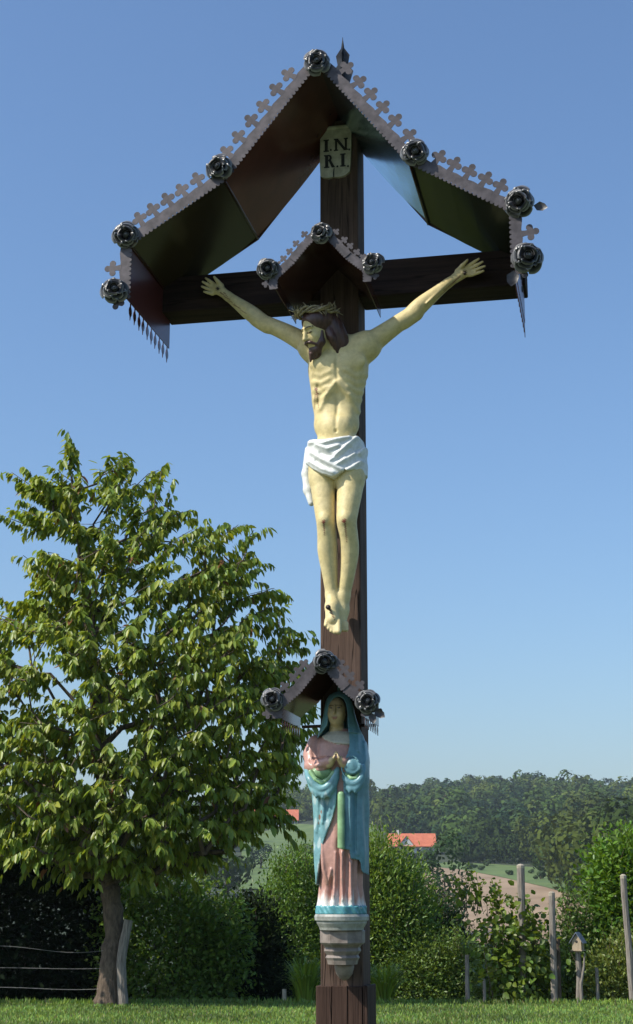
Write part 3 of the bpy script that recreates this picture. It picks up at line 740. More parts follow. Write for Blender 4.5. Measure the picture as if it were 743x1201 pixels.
    for k in range(6):
        ph = k * 1.05
        fq = (3, 4, 5, 6, 4, 7)[k]; am = (0.008, 0.010, 0.009, 0.007, 0.011, 0.009)[k]
        cm.tube([cc + (0.088 + am * math.cos(fq * t + ph) + 0.004 * math.sin(2 * t + k)) * (math.cos(t) * ca + math.sin(t) * cb * 1.05) + (am * 1.1 * math.sin(fq * t + ph) + 0.004 * math.sin(3 * t + 2 * k)) * cu for t in np.linspace(0, 2 * math.pi, 61)], 0.0042 + 0.0006 * (k % 3), 6, False)
    for k in range(110):
        t = rnd.uniform(0, 2 * math.pi); ph = rnd.uniform(0, 6.28); rad = math.cos(t) * ca + math.sin(t) * cb
        b0 = cc + rad * 0.090 + (math.cos(ph) * rad + math.sin(ph) * cu) * 0.012
        dr = nrm3(math.cos(ph) * rad + math.sin(ph) * cu + 0.8 * rnd.uniform(-1, 1) * np.cross(rad, cu))
        cm.tube([b0, b0 + dr * rnd.uniform(0.012, 0.032)], [0.0032, 0.0006], 5)
    cm.build('crown_of_thorns', M['thorn'], root, True)
    # loincloth
    l = Sculpt((P(350, 530, -0.1)[0], -0.26, P(395, 600, -0.1)[2]), (P(438, 530, -0.1)[0], 0.02, P(395, 500, -0.1)[2]), 0.0036)
    zq = lambda py: P(395, py, -0.19)[2]
    ys = np.array([500, 512, 530, 545, 562]); xl = np.array([362, 361.5, 359.5, 358.5, 359]); xr_ = np.array([424, 426.5, 430, 431.5, 431])
    zs = np.array([zq(y) for y in ys])[::-1]; X0 = np.array([P(x, y, -0.11)[0] for x, y in zip(xl, ys)])[::-1]; X1 = np.array([P(x, y, -0.11)[0] for x, y in zip(xr_, ys)])[::-1]
    hem = np.array([XZ(*q, -0.2) for q in ((352, 536), (359, 542), (366, 549), (378, 556), (391, 560), (397, 557), (405, 550.5), (416, 549.5), (424, 553), (436, 552))])
    top = np.array([XZ(*q, -0.2) for q in ((352, 512), (362, 513.5), (378, 516.5), (397, 515), (418, 509.5), (426, 513), (438, 516))])
    def cloth(X, Y, Z):
        a0 = np.interp(Z, zs, X0); a1 = np.interp(Z, zs, X1); cx = (a0 + a1) / 2; ha = (a1 - a0) / 2; hb = 0.113
        e = (np.sqrt(((X - cx) / ha) ** 2 + ((Y + 0.108) / hb) ** 2) - 1) * np.minimum(ha, hb)
        return np.maximum(np.maximum(e, np.interp(X, hem[:, 0], hem[:, 1]) - Z), Z - np.interp(X, top[:, 0], top[:, 1]))
    l.func(l.lo, l.lo + 10, cloth)
    l.chain([P(363, 528, -0.06), P(359.5, 556, -0.05), P(362, 575, -0.055), P(365.5, 590, -0.07)], [0.020, 0.020, 0.022, 0.014], 0.012)
    q_ = lambda *pp: [tuple(XZ(*p, -0.2)) for p in pp]
    ridge_field(l, [q_((418, 511), (404, 527), (388, 542)), q_((416, 531), (405, 540), (395, 547)), q_((423, 539), (415, 547), (408, 552)), q_((427, 520), (421, 530)),
                    q_((371, 522), (385, 528), (398, 524)), q_((364, 530), (378, 540), (402, 552)), q_((362, 518), (380, 521), (410, 513)), q_((362, 540), (378, 551), (392, 556))], 0.0065, 0.010, -0.02)
    ridge_field(l, [q_((411, 525), (397, 540)), q_((377, 532), (392, 537)), q_((420, 524), (408, 536)), q_((371, 541), (388, 551))], 0.006, -0.006, -0.02)
    sculpt_obj('loincloth', l, M['cloth'], root, it=1)
    n = MB(); q = P(386, 714, -0.165); n.tube([q + np.array([0, 0.03, -0.004]), q + np.array([0, -0.012, 0.004])], 0.006, 8); n.lathe([(0.004, 0), (0.011, 0.002), (0.011, 0.007), (0.003, 0.010)], (0, 0, 0), 10)
    n.v = [v if abs(v[2]) > 1 else (q[0] + v[0], q[1] - 0.010 - v[2], q[2] + 0.004 + v[1]) for v in n.v]
    n.build('nail', M['nail'], root, True)
    for px, py in ((255.5, 338.5), (545, 320)):
        q = P(px, py, -0.066); MB().tube([q, q + np.array([0, 0.07, 0])], 0.0055, 8).build('nail', M['nail'], root, True)

def s_face(h, L, R):
    """the face opening kept clear of hair"""
    t = Sculpt(h.lo, h.lo + h.h * (h.n - 1), h.h); t.d = t.d[:h.n[0], :h.n[1], :h.n[2]]; t.id = t.id[:h.n[0], :h.n[1], :h.n[2]]
    t.ell(L(0, -0.025, 0.080), (0.044, 0.068, 0.070), R, 0.0)
    return t.d
make_corpus()

# ------------------------------------------------------------------ praying woman on her corbel
def make_virgin():
    YC = -0.120
    z_base = P(395, 1073, YC - 0.09)[2]
    root = empty('praying_woman_statue', (0, YC, z_base), 'painted statue of a veiled praying woman in teal mantle and pink robe', 'statue')
    zf = lambda py: P(395, py, -0.20)[2]
    xf = lambda px, py: P(px, py, -0.20)[0]
    def curve(pairs):        # (px,py) list -> x as a function of z
        pr = sorted(((zf(py), xf(px, py)) for px, py in pairs)); zz = np.array([a for a, _ in pr]); xx = np.array([b for _, b in pr])
        return lambda Z: np.interp(Z, zz, xx)
    def half(pairs):         # (py, half width px)
        pr = sorted((zf(py), w_ * 0.00372) for py, w_ in pairs); zz = np.array([a for a, _ in pr]); ww = np.array([b for _, b in pr])
        return lambda Z: np.interp(Z, zz, ww)
    cxl = curve([(395, 810), (394.5, 880), (395, 930), (396.5, 1000), (396.5, 1075)])
    dress_w = half([(855, 11), (862, 20), (870, 25), (885, 27), (905, 26), (930, 25), (965, 24), (1000, 23.5), (1040, 22.5), (1055, 23.5), (1064, 25), (1075, 25)])
    dress_d = half([(855, 10), (862, 17), (870, 21), (890, 24), (930, 24), (1000, 23), (1040, 21), (1064, 23.5), (1075, 23.5)])
    zlow = zf(1065)
    def dress(X, Y, Z, off=0.0, fold=1.0):
        cx = cxl(Z); a = dress_w(Z) + off; b = dress_d(Z) + off
        th = np.arctan2(Y - YC, X - cx)
        amp = np.clip((zf(955) - Z) / (zf(955) - zf(1060)), 0, 1) * 0.0075 * fold
        wob = amp * (np.cos(15 * th + 2.0 * np.sin(Z * 9)) + 0.5 * np.cos(9 * th - Z * 11))
        return (np.sqrt(((X - cx) / a) ** 2 + ((Y - YC) / b) ** 2) - 1) * np.minimum(a, b) - wob
    lo = np.array([xf(350, 900), -0.31, z_base]); hi = np.array([xf(438, 900), 0.012, zf(800)])
    s = Sculpt(lo, hi, 0.0033)
    s.func(lo, (hi[0], hi[1], zf(850)), lambda X, Y, Z: np.maximum(np.maximum(dress(X, Y, Z), zlow - Z), Z - zf(853)), ident=0)
    s.ell(P(386, 1006, -0.188), (0.032, 0.020, 0.080), k=0.03, ident=0)      # knee under the robe
    q_ = lambda *pp: [tuple(XZ(*p, -0.22)) for p in pp]
    ridge_field(s, [q_((376, 985), (379, 1020), (384, 1036), (388, 1020)), q_((394, 1000), (392, 1050)), q_((401, 1000), (402, 1055)), q_((410, 1010), (411, 1055))], 0.005, 0.007, -0.12)
    ridge_field(s, [q_((397, 985), (397, 1050)), q_((406, 1005), (407, 1055)), q_((389, 1030), (386, 1056))], 0.005, -0.006, -0.12)
    for pts in (((371, 872, -0.12), (366, 885, -0.135), (367, 899, -0.165), (377, 898, -0.205), (386, 893, -0.232)), ((414, 872, -0.12), (415, 885, -0.135), (414, 899, -0.160), (409, 898, -0.205), (403, 893, -0.232))):
        s.chain([P(*p) for p in pts], [0.036, 0.034, 0.033, 0.029, 0.024], 0.012, 0)
    ridge_field(s, [q_((364, 880), (368, 893), (376, 896)), q_((362, 890), (368, 901), (380, 901)), q_((371, 889), (382, 888))], 0.0035, -0.0045, -0.12)
    # collar
    def collar(X, Y, Z):
        zl = np.interp(X, [xf(p, 866) for p in (368, 380, 392, 404, 414)], [zf(y) for y in (856, 866, 871.5, 873, 873)])
        return np.maximum(np.maximum(dress(X, Y, Z, 0.006), zl - Z), Z - zf(857))
    s.func((lo[0], lo[1], zf(876)), (hi[0], hi[1], zf(852)), collar, 0.002, 2)
    # neck and head
    H = P(395.5, 834.5, -0.150)
    s.cone(P(395, 866, -0.13), P(395.5, 845, -0.145), 0.034, 0.029, 0.008, 1)
    s.cone(P(389, 861, -0.158), P(401, 861, -0.158), 0.006, 0.006, 0.003, 1)
    s.ell(H + (0, 0.010, 0.000), (0.0445, 0.046, 0.064), k=0.0, ident=4)
    s.ell(H + (0, -0.010, -0.003), (0.0375, 0.046, 0.060), k=0.004, ident=1)
    s.ell(H + (0, -0.022, -0.036), (0.026, 0.028, 0.028), k=0.015, ident=1)
    for a in (-1, 1):
        s.ell(H + (a * 0.0165, -0.060, 0.012), (0.012, 0.012, 0.008), k=0.007, op='sub')
        s.ell(H + (a * 0.0165, -0.044, 0.010), (0.0095, 0.010, 0.006), k=0.002, ident=1)
        s.ell(H + (a * 0.018, -0.040, -0.016), (0.013, 0.012, 0.014), k=0.012, ident=1)
    s.cone(H + (0, -0.054, 0.018), H + (0, -0.066, -0.012), 0.0045, 0.0075, 0.006, 1)
    s.ell(H + (0, -0.052, -0.029), (0.011, 0.006, 0.0035), k=0.003, ident=5); s.ell(H + (0, -0.051, -0.0345), (0.009, 0.006, 0.0035), k=0.003, ident=5)
    # folded hands: palm, fingers side by side, thumbs
    for a in (-1, 1):
        w0 = P(394.6 + a * 8.5, 896.5, -0.236); m0 = P(394.6 + a * 4.0, 890.5, -0.250)
        s.chain([w0, m0], [0.015, 0.013], 0.006, 1)
        for j, (dy, ln) in enumerate(((-0.010, 7.2), (-0.0035, 8.6), (0.003, 8.0), (0.0095, 6.4))):
            k0 = m0 + np.array([0, dy, 0]); t1 = P(394.6 + a * 2.0, 890.5 - ln * 0.6, -0.254 + dy); t2 = P(394.6 + a * 1.05, 890.5 - ln, -0.256 + dy)
            s.chain([k0, t1, t2], [0.0052, 0.0046, 0.0034], 0.001, 1)
        s.chain([P(394.6 + a * 5.5, 894, -0.250), P(394.6 + a * 3.2, 889, -0.268), P(394.6 + a * 1.6, 886.5, -0.270)], [0.006, 0.005, 0.0038], 0.002, 1)
    # base of the figure
    cxb = float(cxl(zlow)); zb0, zb1 = z_base, zf(1062.5)
    s.func((lo[0], lo[1], lo[2]), (hi[0], hi[1], zf(1055)), lambda X, Y, Z: np.maximum(np.maximum((np.sqrt(((X - cxb) / 0.103) ** 2 + ((Y - YC) / 0.101) ** 2) - 1) * 0.098 + 0.0025 * np.sin(np.arctan2(Y - YC, X - cxb) * 11) + 0.002 * np.sin(np.arctan2(Y - YC, X - cxb) * 23 + Z * 200), Z - zb1), zb0 + 0.002 - Z), 0.002, 3)
    pink = np.array((0.52, 0.285, 0.225)); skin = np.array((0.62, 0.46, 0.24)); cream = np.array((0.58, 0.54, 0.43)); teal = np.array((0.105, 0.33, 0.36)); pale = np.array((0.76, 0.72, 0.66))
    eyes = [(H[0] - 0.0165, H[2] + 0.0095), (H[0] + 0.0165, H[2] + 0.0095)]
    def paint(V, c):
        c = c.copy(); isd = np.abs(c - pink).sum(1) < 1e-4
        # worn bare ends of the folds near the hem, cut by a ragged line
        th = np.arctan2(V[:, 1] - YC, V[:, 0] - cxb)
        line = zf(1049) + 0.035 * np.sin(15 * th + 1.0) * np.clip(np.sin(7 * th), 0.2, 1) + 0.008 * np.sin(31 * th)
        w_ = np.clip((line - V[:, 2]) / 0.03, 0, 1) * isd; c = c * (1 - w_[:, None]) + pale * w_[:, None]
        face = (V[:, 1] < H[1] - 0.02)
        for ex, ez in eyes:
            d = np.hypot((V[:, 0] - ex) / 1.9, V[:, 2] - ez); c[(d < 0.0035) & face] = (0.05, 0.035, 0.03)
            br = (np.abs(V[:, 0] - ex) < 0.012) & (np.abs(V[:, 2] - ez - 0.0115 + 18 * (V[:, 0] - ex) ** 2) < 0.0022) & face; c[br] = (0.16, 0.10, 0.05)
        return c
    sculpt_obj('body', s, M['virgin'], root, [pink, skin, cream, teal, np.array((0.14, 0.085, 0.05)), np.array((0.42, 0.20, 0.13))], paint, 1)
    # mantle
    man_w = half([(808.5, 2), (810, 7), (813, 11), (818, 14), (826, 16), (834, 17), (844, 19.5), (853, 22.5), (862, 26.5), (872, 30), (885, 33), (898, 34.5), (912, 34), (925, 32), (945, 31), (970, 30.5), (1000, 30), (1030, 28.5)])
    man_d = half([(808.5, 2), (810, 7), (813, 11), (818, 15), (826, 18.5), (840, 19.5), (853, 19.5), (870, 23), (890, 27), (930, 27.5), (1000, 27), (1040, 26)])
    lb = curve([(397, 808), (395.5, 815.5), (390, 818.5), (386.6, 825), (385, 835), (383.5, 850), (377, 858), (370, 864), (364.5, 872), (362, 885), (359.5, 900), (360, 910)])
    rb = curve([(394, 808), (395.6, 815.5), (401.5, 818.5), (405, 825), (406.5, 835), (407.5, 850), (409, 862), (410, 874), (408, 884), (404.5, 892), (404, 905), (404, 930)])
    lb2 = curve([(396, 918), (396.5, 930), (395.5, 945), (391, 960), (385, 975), (380, 988), (376, 1000), (373, 1018), (369.5, 1037)])
    rb2 = curve([(404, 905), (404, 994), (404.5, 996)])
    m = Sculpt(lo, hi, 0.0033)
    def mantle(X, Y, Z):
        cx = cxl(Z); a = man_w(Z); b = man_d(Z); yc = YC + np.where(Z > zf(860), -0.012, 0.0)
        th = np.arctan2(Y - yc, X - cx)
        d = (np.sqrt(((X - cx) / a) ** 2 + ((Y - yc) / b) ** 2) - 1) * np.minimum(a, b)
        low = np.clip((zf(920) - Z) / 0.1, 0, 1)
        d = d - 0.004 * low * np.cos(11 * th + 3 * Z) - 0.0025 * np.cos(5 * th + 20 * Z)
        upper = Z > zf(912)
        keep_f = np.where(upper, np.maximum(np.minimum(X - lb(Z), rb(Z) - X), -1), np.minimum(X - lb2(Z), rb2(Z) - X))     # >0: open front
        keep_f = np.minimum(keep_f, -(Y - (YC - 0.005)))          # the back stays closed
        zend = np.interp(X, [xf(p, 1000) for p in (360, 385, 403.5, 410.5, 411.5, 421, 422.5, 430)], [zf(y) for y in (1038, 1038, 996, 997, 1007, 1009, 1022, 1028)])
        return np.maximum(np.maximum(d, keep_f), zend - Z)
    m.func(lo, hi, mantle)
    inner = lambda X, Y, Z: np.maximum((np.sqrt(((X - cxl(Z)) / (man_w(Z) - 0.011)) ** 2 + ((Y - YC + 0.004) / (man_d(Z) - 0.011)) ** 2) - 1) * 0.06, -1)
    m.func((lo[0], lo[1], zf(905)), (hi[0], hi[1], zf(818)), inner, op='sub')
    # gathered swags under the forearms
    f = lambda pts, y: [P(px, py, y) for px, py in pts]
    sw = lambda pts, r, y=-0.216, k=0.009: m.spl([P(px, py, y - 0.016 * math.sin(math.pi * i / (len(pts) - 1)) + (0.05 if i == 0 else 0)) for i, (px, py) in enumerate(pts)], [r * (0.75 + 0.25 * math.sin(math.pi * i / (len(pts) - 1))) for i in range(len(pts))], k, n=4)
    sw(((360, 902), (363, 913), (370, 922), (378, 925.5), (386, 921), (392, 912), (396.5, 902)), 0.0135)
    sw(((362, 914), (367, 926), (375, 932), (384, 931), (391, 922), (396, 911)), 0.0115)
    sw(((403, 905), (406, 914), (412, 919), (419, 918), (424.5, 911), (427, 900)), 0.0125)
    sw(((404.5, 914), (409, 924), (416, 926), (423, 920), (426, 910)), 0.0105)
    # rolled cuff on the covered arm
    cu = P(413.5, 899, -0.232)
    m.ell(cu, (0.036, 0.020, 0.036), k=0.008)
    m.chain([cu + np.array([(0.004 + 0.0042 * t / 1.6) * 1.5 * math.cos(t), -0.0165 + 0.0012 * t / 1.6, (0.004 + 0.0042 * t / 1.6) * 1.7 * math.sin(t)]) for t in np.linspace(0.4, 10.5, 26)], [0.0034] * 26, 0.004)
    ridge_field(m, [q_((424, 868), (427, 890), (424, 905)), q_((417, 858), (419, 880)), q_((372, 935), (369, 975)), q_((380, 936), (378, 965)), q_((388, 935), (386, 955)), q_((411, 930), (411, 990)), q_((418, 930), (419, 1002))], 0.004, 0.0055, -0.05)
    ridge_field(m, [q_((415, 930), (415, 998)), q_((376, 936), (374, 970)), q_((384, 936), (382, 962))], 0.004, -0.005, -0.05)
    t1 = np.array((0.190, 0.385, 0.400)); t2 = np.array((0.110, 0.255, 0.305)); wornc = np.array((0.50, 0.62, 0.60))
    def paint_m(V, c):
        g = 0.5 + 0.5 * np.sin(V[:, 0] * 37 + 2 * np.sin(V[:, 2] * 21)); c = t1 * (1 - 0.35 * g[:, None]) + t2 * 0.35 * g[:, None]
        bl = np.clip((V[:, 0] - xf(399, 950)) / 0.03, 0, 1)[:, None] * 0.75; c = c * (1 - bl) + t2 * bl     # deeper blue towards the covered arm's side
        # paint worn to pale undercoat in streaks on the hanging front
        st = np.sin(V[:, 0] * 160 + 5 * np.sin(V[:, 2] * 9)) * np.sin(V[:, 2] * 23 + V[:, 0] * 60) + 0.5 * np.sin(V[:, 2] * 71)
        w_ = np.clip((st - 0.35) * 1.4, 0, 0.75) * np.clip((zf(915) - V[:, 2]) / 0.03, 0, 1) * (V[:, 0] < xf(397, 950)); c = c * (1 - w_[:, None]) + wornc * w_[:, None]
        for px, py, r in ((374, 958, 0.011), (376.5, 952, 0.008), (372, 965, 0.006)):      # flaked spots
            q = XZ(px, py, -0.22); d = np.hypot((V[:, 0] - q[0]) * 1.9, V[:, 2] - q[1]); c[d < r] = (0.24, 0.15, 0.11)
        return c
    sculpt_obj('mantle', m, M['virgin'], root, [t1], paint_m, 1)
    # pale green lining: hanging strip and turned-up edges
    g = Sculpt(lo, hi, 0.0033)
    yb = -0.228
    g.chain([P(400.3, 932, yb + 0.004), P(400.3, 965, yb), P(400.3, 995, yb)], [0.0145, 0.0150, 0.0150], 0.0, flat=(1, 1.25, 1))
    g.d = np.maximum(g.d, np.broadcast_to(np.maximum((zf(995.5) + 0.9 * (np.meshgrid(*g.ax, indexing='ij', sparse=True)[0] - xf(400, 995)) * -0.25) - np.meshgrid(*g.ax, indexing='ij', sparse=True)[2], -1), g.d.shape).astype(np.float32))
    for pts, r in ((((364.5, 905), (370, 914), (378, 918), (386, 913.5), (391.5, 906)), 0.0095), (((407, 908), (412, 913), (418, 912), (423, 905)), 0.0085)):
        g.chain([P(px, py, -0.224 - 0.010 * math.sin(math.pi * i / (len(pts) - 1))) for i, (px, py) in enumerate(pts)], [r] * len(pts), 0.003)
    g.ell(P(378, 906, -0.205), (0.045, 0.022, 0.030), k=0.006); g.ell(P(415, 908, -0.205), (0.030, 0.018, 0.020), k=0.006)
    gc = np.array((0.26, 0.44, 0.21))
    sculpt_obj('mantle_lining', g, M['virgin'], root, [gc], lambda V, c: c * (0.8 + 0.35 * (0.5 + 0.5 * np.sin(V[:, 2:3] * 60 + V[:, :1] * 40))), 1)
    return z_base, cxb, YC
VZ, VX, VY = make_virgin()

def make_corbel():
    c = empty('corbel', (VX, -0.1, P(395, 1150, -0.1)[2]), 'stepped grey brown corbel with rounded pendant carrying the praying statue', 'corbel')
    zc = lambda py: P(395, py, -0.17)[2]
    z = lambda py: zc(py)
    cy = -0.116
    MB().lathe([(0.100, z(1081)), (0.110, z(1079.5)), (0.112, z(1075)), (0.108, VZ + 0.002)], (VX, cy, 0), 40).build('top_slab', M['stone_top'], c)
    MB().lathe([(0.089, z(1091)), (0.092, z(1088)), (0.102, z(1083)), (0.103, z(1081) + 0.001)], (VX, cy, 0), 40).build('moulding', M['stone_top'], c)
    ph = math.pi / 8
    MB().lathe([(0.088, z(1108)), (0.094, z(1106)), (0.094, z(1092.5)), (0.090, z(1091) + 0.0005)], (VX, cy + 0.020, 0), 8, phase=ph).build('octagonal_block', M['stone'], c)
    MB().lathe([(0.062, z(1132)), (0.066, z(1127)), (0.072, z(1124)), (0.066, z(1121)), (0.078, z(1116)), (0.074, z(1112)), (0.083, z(1108) + 0.001)], (VX - 0.003, cy + 0.034, 0), 8, phase=ph).build('stepped_block', M['stone'], c)
    MB().lathe([(0.004, z(1152)), (0.020, z(1149.5)), (0.034, z(1144)), (0.041, z(1136)), (0.040, z(1132) + 0.001)], (VX - 0.003, cy + 0.072, 0), 20).build('pendant', M['stone'], c, True)
make_corbel()
# ------------------------------------------------------------------ land
LAWN_END = 22.55
_up = np.array([-400, 0, LAWN_END, 24, 30, 60, 120, 170, 200, 300, 400, 450, 520, 650, 800, 1000, 1400, 3000], float)
_zp = np.array([0, 0, 0, -0.15, -1.2, -6, -8, -5.5, -2.5, 2.5, 7.5, 11, 17, 27, 41, 51, 55, 55], float)
def terrain(u, t):
    u = np.asarray(u, float); t = np.asarray(t, float)
    z = np.interp(u, _up, _zp)
    far = np.clip((u - 480) / 350, 0, 1)
    z = z + far * (5.0 * np.sin(t * 0.021 + 0.6) + 3.0 * np.sin(t * 0.052 + u * 0.01) + np.clip(t - 60, 0, 400) * 0.06)
    z = z + np.clip((u - 120) / 200, 0, 1) * np.clip(t - 30, 0, 120) * 0.035
    return z

def px_of(p):
    d = np.asarray(p, float) - CAM; z = d @ FW
    return IMW / 2 + FPX * (d @ RT) / z, IMH / 2 - FPX * (d @ UP) / z

_us = np.geomspace(24, 1300, 1500)
def ground_hit(px, py):
    """first point where the line of sight through a pixel meets the land beyond the lawn"""
    d = FW * FPX + RT * (px - IMW / 2) + UP * (IMH / 2 - py); d = d / (d @ FH)
    t = _us * (d @ RT); z = EYE + _us * d[2]; below = z < terrain(_us, t)
    below &= _us > 100
    i = int(np.argmax(below)) if below.any() else len(_us) - 1
    return UT(_us[i], t[i], terrain(_us[i], t[i])), _us[i]

M['lawn'] = mat_noise('mown_grass', (0.050, 0.070, 0.024), (0.082, 0.112, 0.040), 9, 0.8, bstr=0.6, bdist=0.03)
M['meadow'] = mat_noise('meadow_grass', (0.070, 0.115, 0.026), (0.115, 0.165, 0.040), 0.12, 0.9, bstr=0.0)
M['field'] = mat_noise('ploughed_soil', (0.22, 0.150, 0.088), (0.33, 0.235, 0.145), 0.06, 0.95, bstr=0.0)
M['floor'] = mat_noise('wood_floor', (0.022, 0.035, 0.012), (0.045, 0.06, 0.022), 0.1, 0.95, bstr=0.0)

def sheet(name, us, ts_of, mat, lift=0.0, kind='structure', nt_=40):
    V, F = [], []
    for u in us:
        for t in ts_of(u): V.append(UT(u, t, float(terrain(u, t)) + lift))
    n = len(ts_of(us[0]))
    F = [(i * n + j, i * n + j + 1, (i + 1) * n + j + 1, (i + 1) * n + j) for i in range(len(us) - 1) for j in range(n - 1)]
    me = mesh_np(name, V, F, mat, True); o = obj(name, me); o['kind'] = kind
    return o
sheet('lawn', [-60, -20, 0, 10, 16, 20, 22, LAWN_END, 23.2, 24, 26], lambda u: np.linspace(-80, 80, 60), M['lawn'])
sheet('ground', list(np.linspace(25.6, 60, 8)) + list(np.linspace(70, 1000, 60)) + [1200, 1600, 3000], lambda u: np.linspace(-(120 + 0.6 * u), 120 + 0.6 * u, 70), M['floor'])

def draped(name, top, bottom, mat, lift, n=40, m=26, stripes=0.0):
    """patch of land between two pixel curves, laid on the terrain"""
    V = []
    for i in range(n + 1):
        a = i / n; b = (top[0][0] + (top[-1][0] - top[0][0]) * a)
        x0 = b; y0 = np.interp(b, [p[0] for p in top], [p[1] for p in top]); xb = bottom[0][0] + (bottom[-1][0] - bottom[0][0]) * a; y1 = np.interp(xb, [p[0] for p in bottom], [p[1] for p in bottom])
        A, ua = ground_hit(x0, y0); B, ub = ground_hit(xb, y1)
        for j in range(m + 1):
            q = A + (B - A) * (j / m); d = q - CAM; u = d @ FH; t = d @ RT
            V.append((q[0], q[1], float(terrain(u, t)) + lift + stripes * math.sin(i * 1.9 + 0.3 * math.sin(j))))
    k = m + 1
    F = [(i * k + j, i * k + j + 1, (i + 1) * k + j + 1, (i + 1) * k + j) for i in range(n) for j in range(m)]
    o = obj(name, mesh_np(name, V, F, mat, True)); o['kind'] = 'structure'; return o
draped('field', ((480, 1012), (540, 1020), (583, 1028), (640, 1041), (668, 1049), (705, 1066)), ((470, 1108), (710, 1112)), M['field'], 0.22, 60, 26, 0.012)
draped('meadow', ((505, 1012), (535, 1013), (583, 1015), (645, 1020), (660, 1030), (702, 1064)), ((480, 1015), (540, 1021), (583, 1029), (640, 1042), (668, 1050), (706, 1067)), M['meadow'], 0.30)
draped('meadow', ((285, 984), (310, 976), (345, 967), (440, 971)), ((280, 1045), (450, 1040)), M['meadow'], 0.30)

# ------------------------------------------------------------------ foliage tools
def mat_leaf(name, rough=0.45, trans=0.35, spec=0.4):
    m, nt, b = mat_base(name); a = N(nt, 'ShaderNodeVertexColor'); a.layer_name = 'Col'
    nt.links.new(a.outputs[0], b.inputs['Base Color']); b.inputs['Roughness'].default_value = rough; b.inputs['Specular IOR Level'].default_value = spec
    tr = N(nt, 'ShaderNodeBsdfTranslucent'); mx = N(nt, 'ShaderNodeMixShader'); mx.inputs[0].default_value = trans
    mul = N(nt, 'ShaderNodeMix', data_type='RGBA', blend_type='MULTIPLY'); mul.inputs[0].default_value = 1; mul.inputs[7].default_value = (1.5, 1.35, 0.5, 1)
    nt.links.new(a.outputs[0], mul.inputs[6]); nt.links.new(mul.outputs[2], tr.inputs[0])
    out = nt.nodes['Material Output']; nt.links.new(b.outputs[0], mx.inputs[1]); nt.links.new(tr.outputs[0], mx.inputs[2]); nt.links.new(mx.outputs[0], out.inputs[0])
    return m
M['leaf'] = mat_leaf('fresh_leaves', 0.40, 0.36)
M['leaf_far'] = mat_leaf('far_foliage', 0.8, 0.15, 0.1)
M['grass'] = mat_leaf('grass_blades', 0.55, 0.30, 0.3)
M['bark'] = mat_noise('brown_bark', (0.060, 0.042, 0.028), (0.16, 0.115, 0.078), 9, 0.85, stretch=(3, 3, 0.6), bstr=0.8, bdist=0.03)
M['grey_wood'] = mat_noise('weathered_grey_stake', (0.13, 0.11, 0.09), (0.30, 0.265, 0.225), 14, 0.85, stretch=(4, 4, 0.4), bstr=0.5, bdist=0.01)
M['pale_stem'] = mat_noise('pale_bark', (0.26, 0.22, 0.16), (0.46, 0.41, 0.32), 12, 0.8)
M['wire'] = mat_noise('galvanised_wire', (0.30, 0.30, 0.29), (0.45, 0.45, 0.44), 30, 0.5, 0.5)

def unit(v): return v / np.maximum(np.linalg.norm(v, axis=-1, keepdims=True), 1e-9)

def leaf_mesh(name, B, D, Nn, L, Wd, col, mat, fold=0.18, shape='leaf'):
    """many leaves: base B, axis D, normal Nn, length L, width Wd; two folded quads (leaf) or one quad (clump)"""
    D = unit(D); S = unit(np.cross(D, Nn)); Nn = np.cross(S, D); L = L[:, None]; W_ = Wd[:, None] / 2
    if shape == 'leaf':
        pts = [B, B + D * L * 0.30 + S * W_ + Nn * W_ * fold, B + D * L * 0.68 + S * W_ * 0.80 + Nn * (W_ * fold - 0.04 * L), B + D * L - Nn * 0.12 * L, B + D * L * 0.68 - S * W_ * 0.80 + Nn * (W_ * fold - 0.04 * L), B + D * L * 0.30 - S * W_ + Nn * W_ * fold]
        V = np.stack(pts, 1); n = len(B); base = np.arange(n)[:, None] * 6
        F = np.concatenate([base + np.array([0, 1, 2, 3]), base + np.array([0, 3, 4, 5])]); k = 6
    else:
        pts = [B - S * W_ * 0.6, B + D * L * 0.5 - S * W_ * 1.0, B + D * L, B + D * L * 0.5 + S * W_ * 1.0]
        V = np.stack(pts, 1); n = len(B); base = np.arange(n)[:, None] * 4; F = base + np.array([0, 3, 2, 1]); k = 4
    cols = np.repeat(col, k, 0)
    return mesh_np(name, V.reshape(-1, 3), F, mat, False, cols)

def leaf_cols(n, c, rng, var=0.25, hue=0.12):
    c = np.array(c); b = 1 + var * rng.uniform(-1, 1, (n, 1)); h = hue * rng.uniform(-1, 1, (n, 1))
    return np.clip(c * b * np.concatenate([1 + 1.2 * h, 1 + 0.15 * h, 1 - 0.8 * h], 1), 0.003, 1)

def branch_mesh(name, edges, mat, n=5):
    """edges: list of (p, q, rp, rq)"""
    A = np.array([e[0] for e in edges]); Bq = np.array([e[1] for e in edges]); ra = np.array([e[2] for e in edges]); rb = np.array([e[3] for e in edges])
    T = unit(Bq - A); ref = np.where(np.abs(T[:, 2:3]) > 0.9, np.array([[1.0, 0, 0]]), np.array([[0, 0, 1.0]])); X = unit(np.cross(T, ref)); Y = np.cross(T, X)
    an = np.arange(n) * 2 * math.pi / n
    ring = lambda P0, r: P0[:, None, :] + r[:, None, None] * (np.cos(an)[None, :, None] * X[:, None, :] + np.sin(an)[None, :, None] * Y[:, None, :])
    V = np.concatenate([ring(A, ra), ring(Bq + T * rb[:, None] * 0.4, rb)], 1); m = len(edges)
    b0 = np.arange(m)[:, None, None] * 2 * n; k = np.arange(n)
    q = np.stack([k, (k + 1) % n, n + (k + 1) % n, n + k], 1)[None]
    return mesh_np(name, V.reshape(-1, 3), (b0 + q).reshape(-1, 4), mat, True)

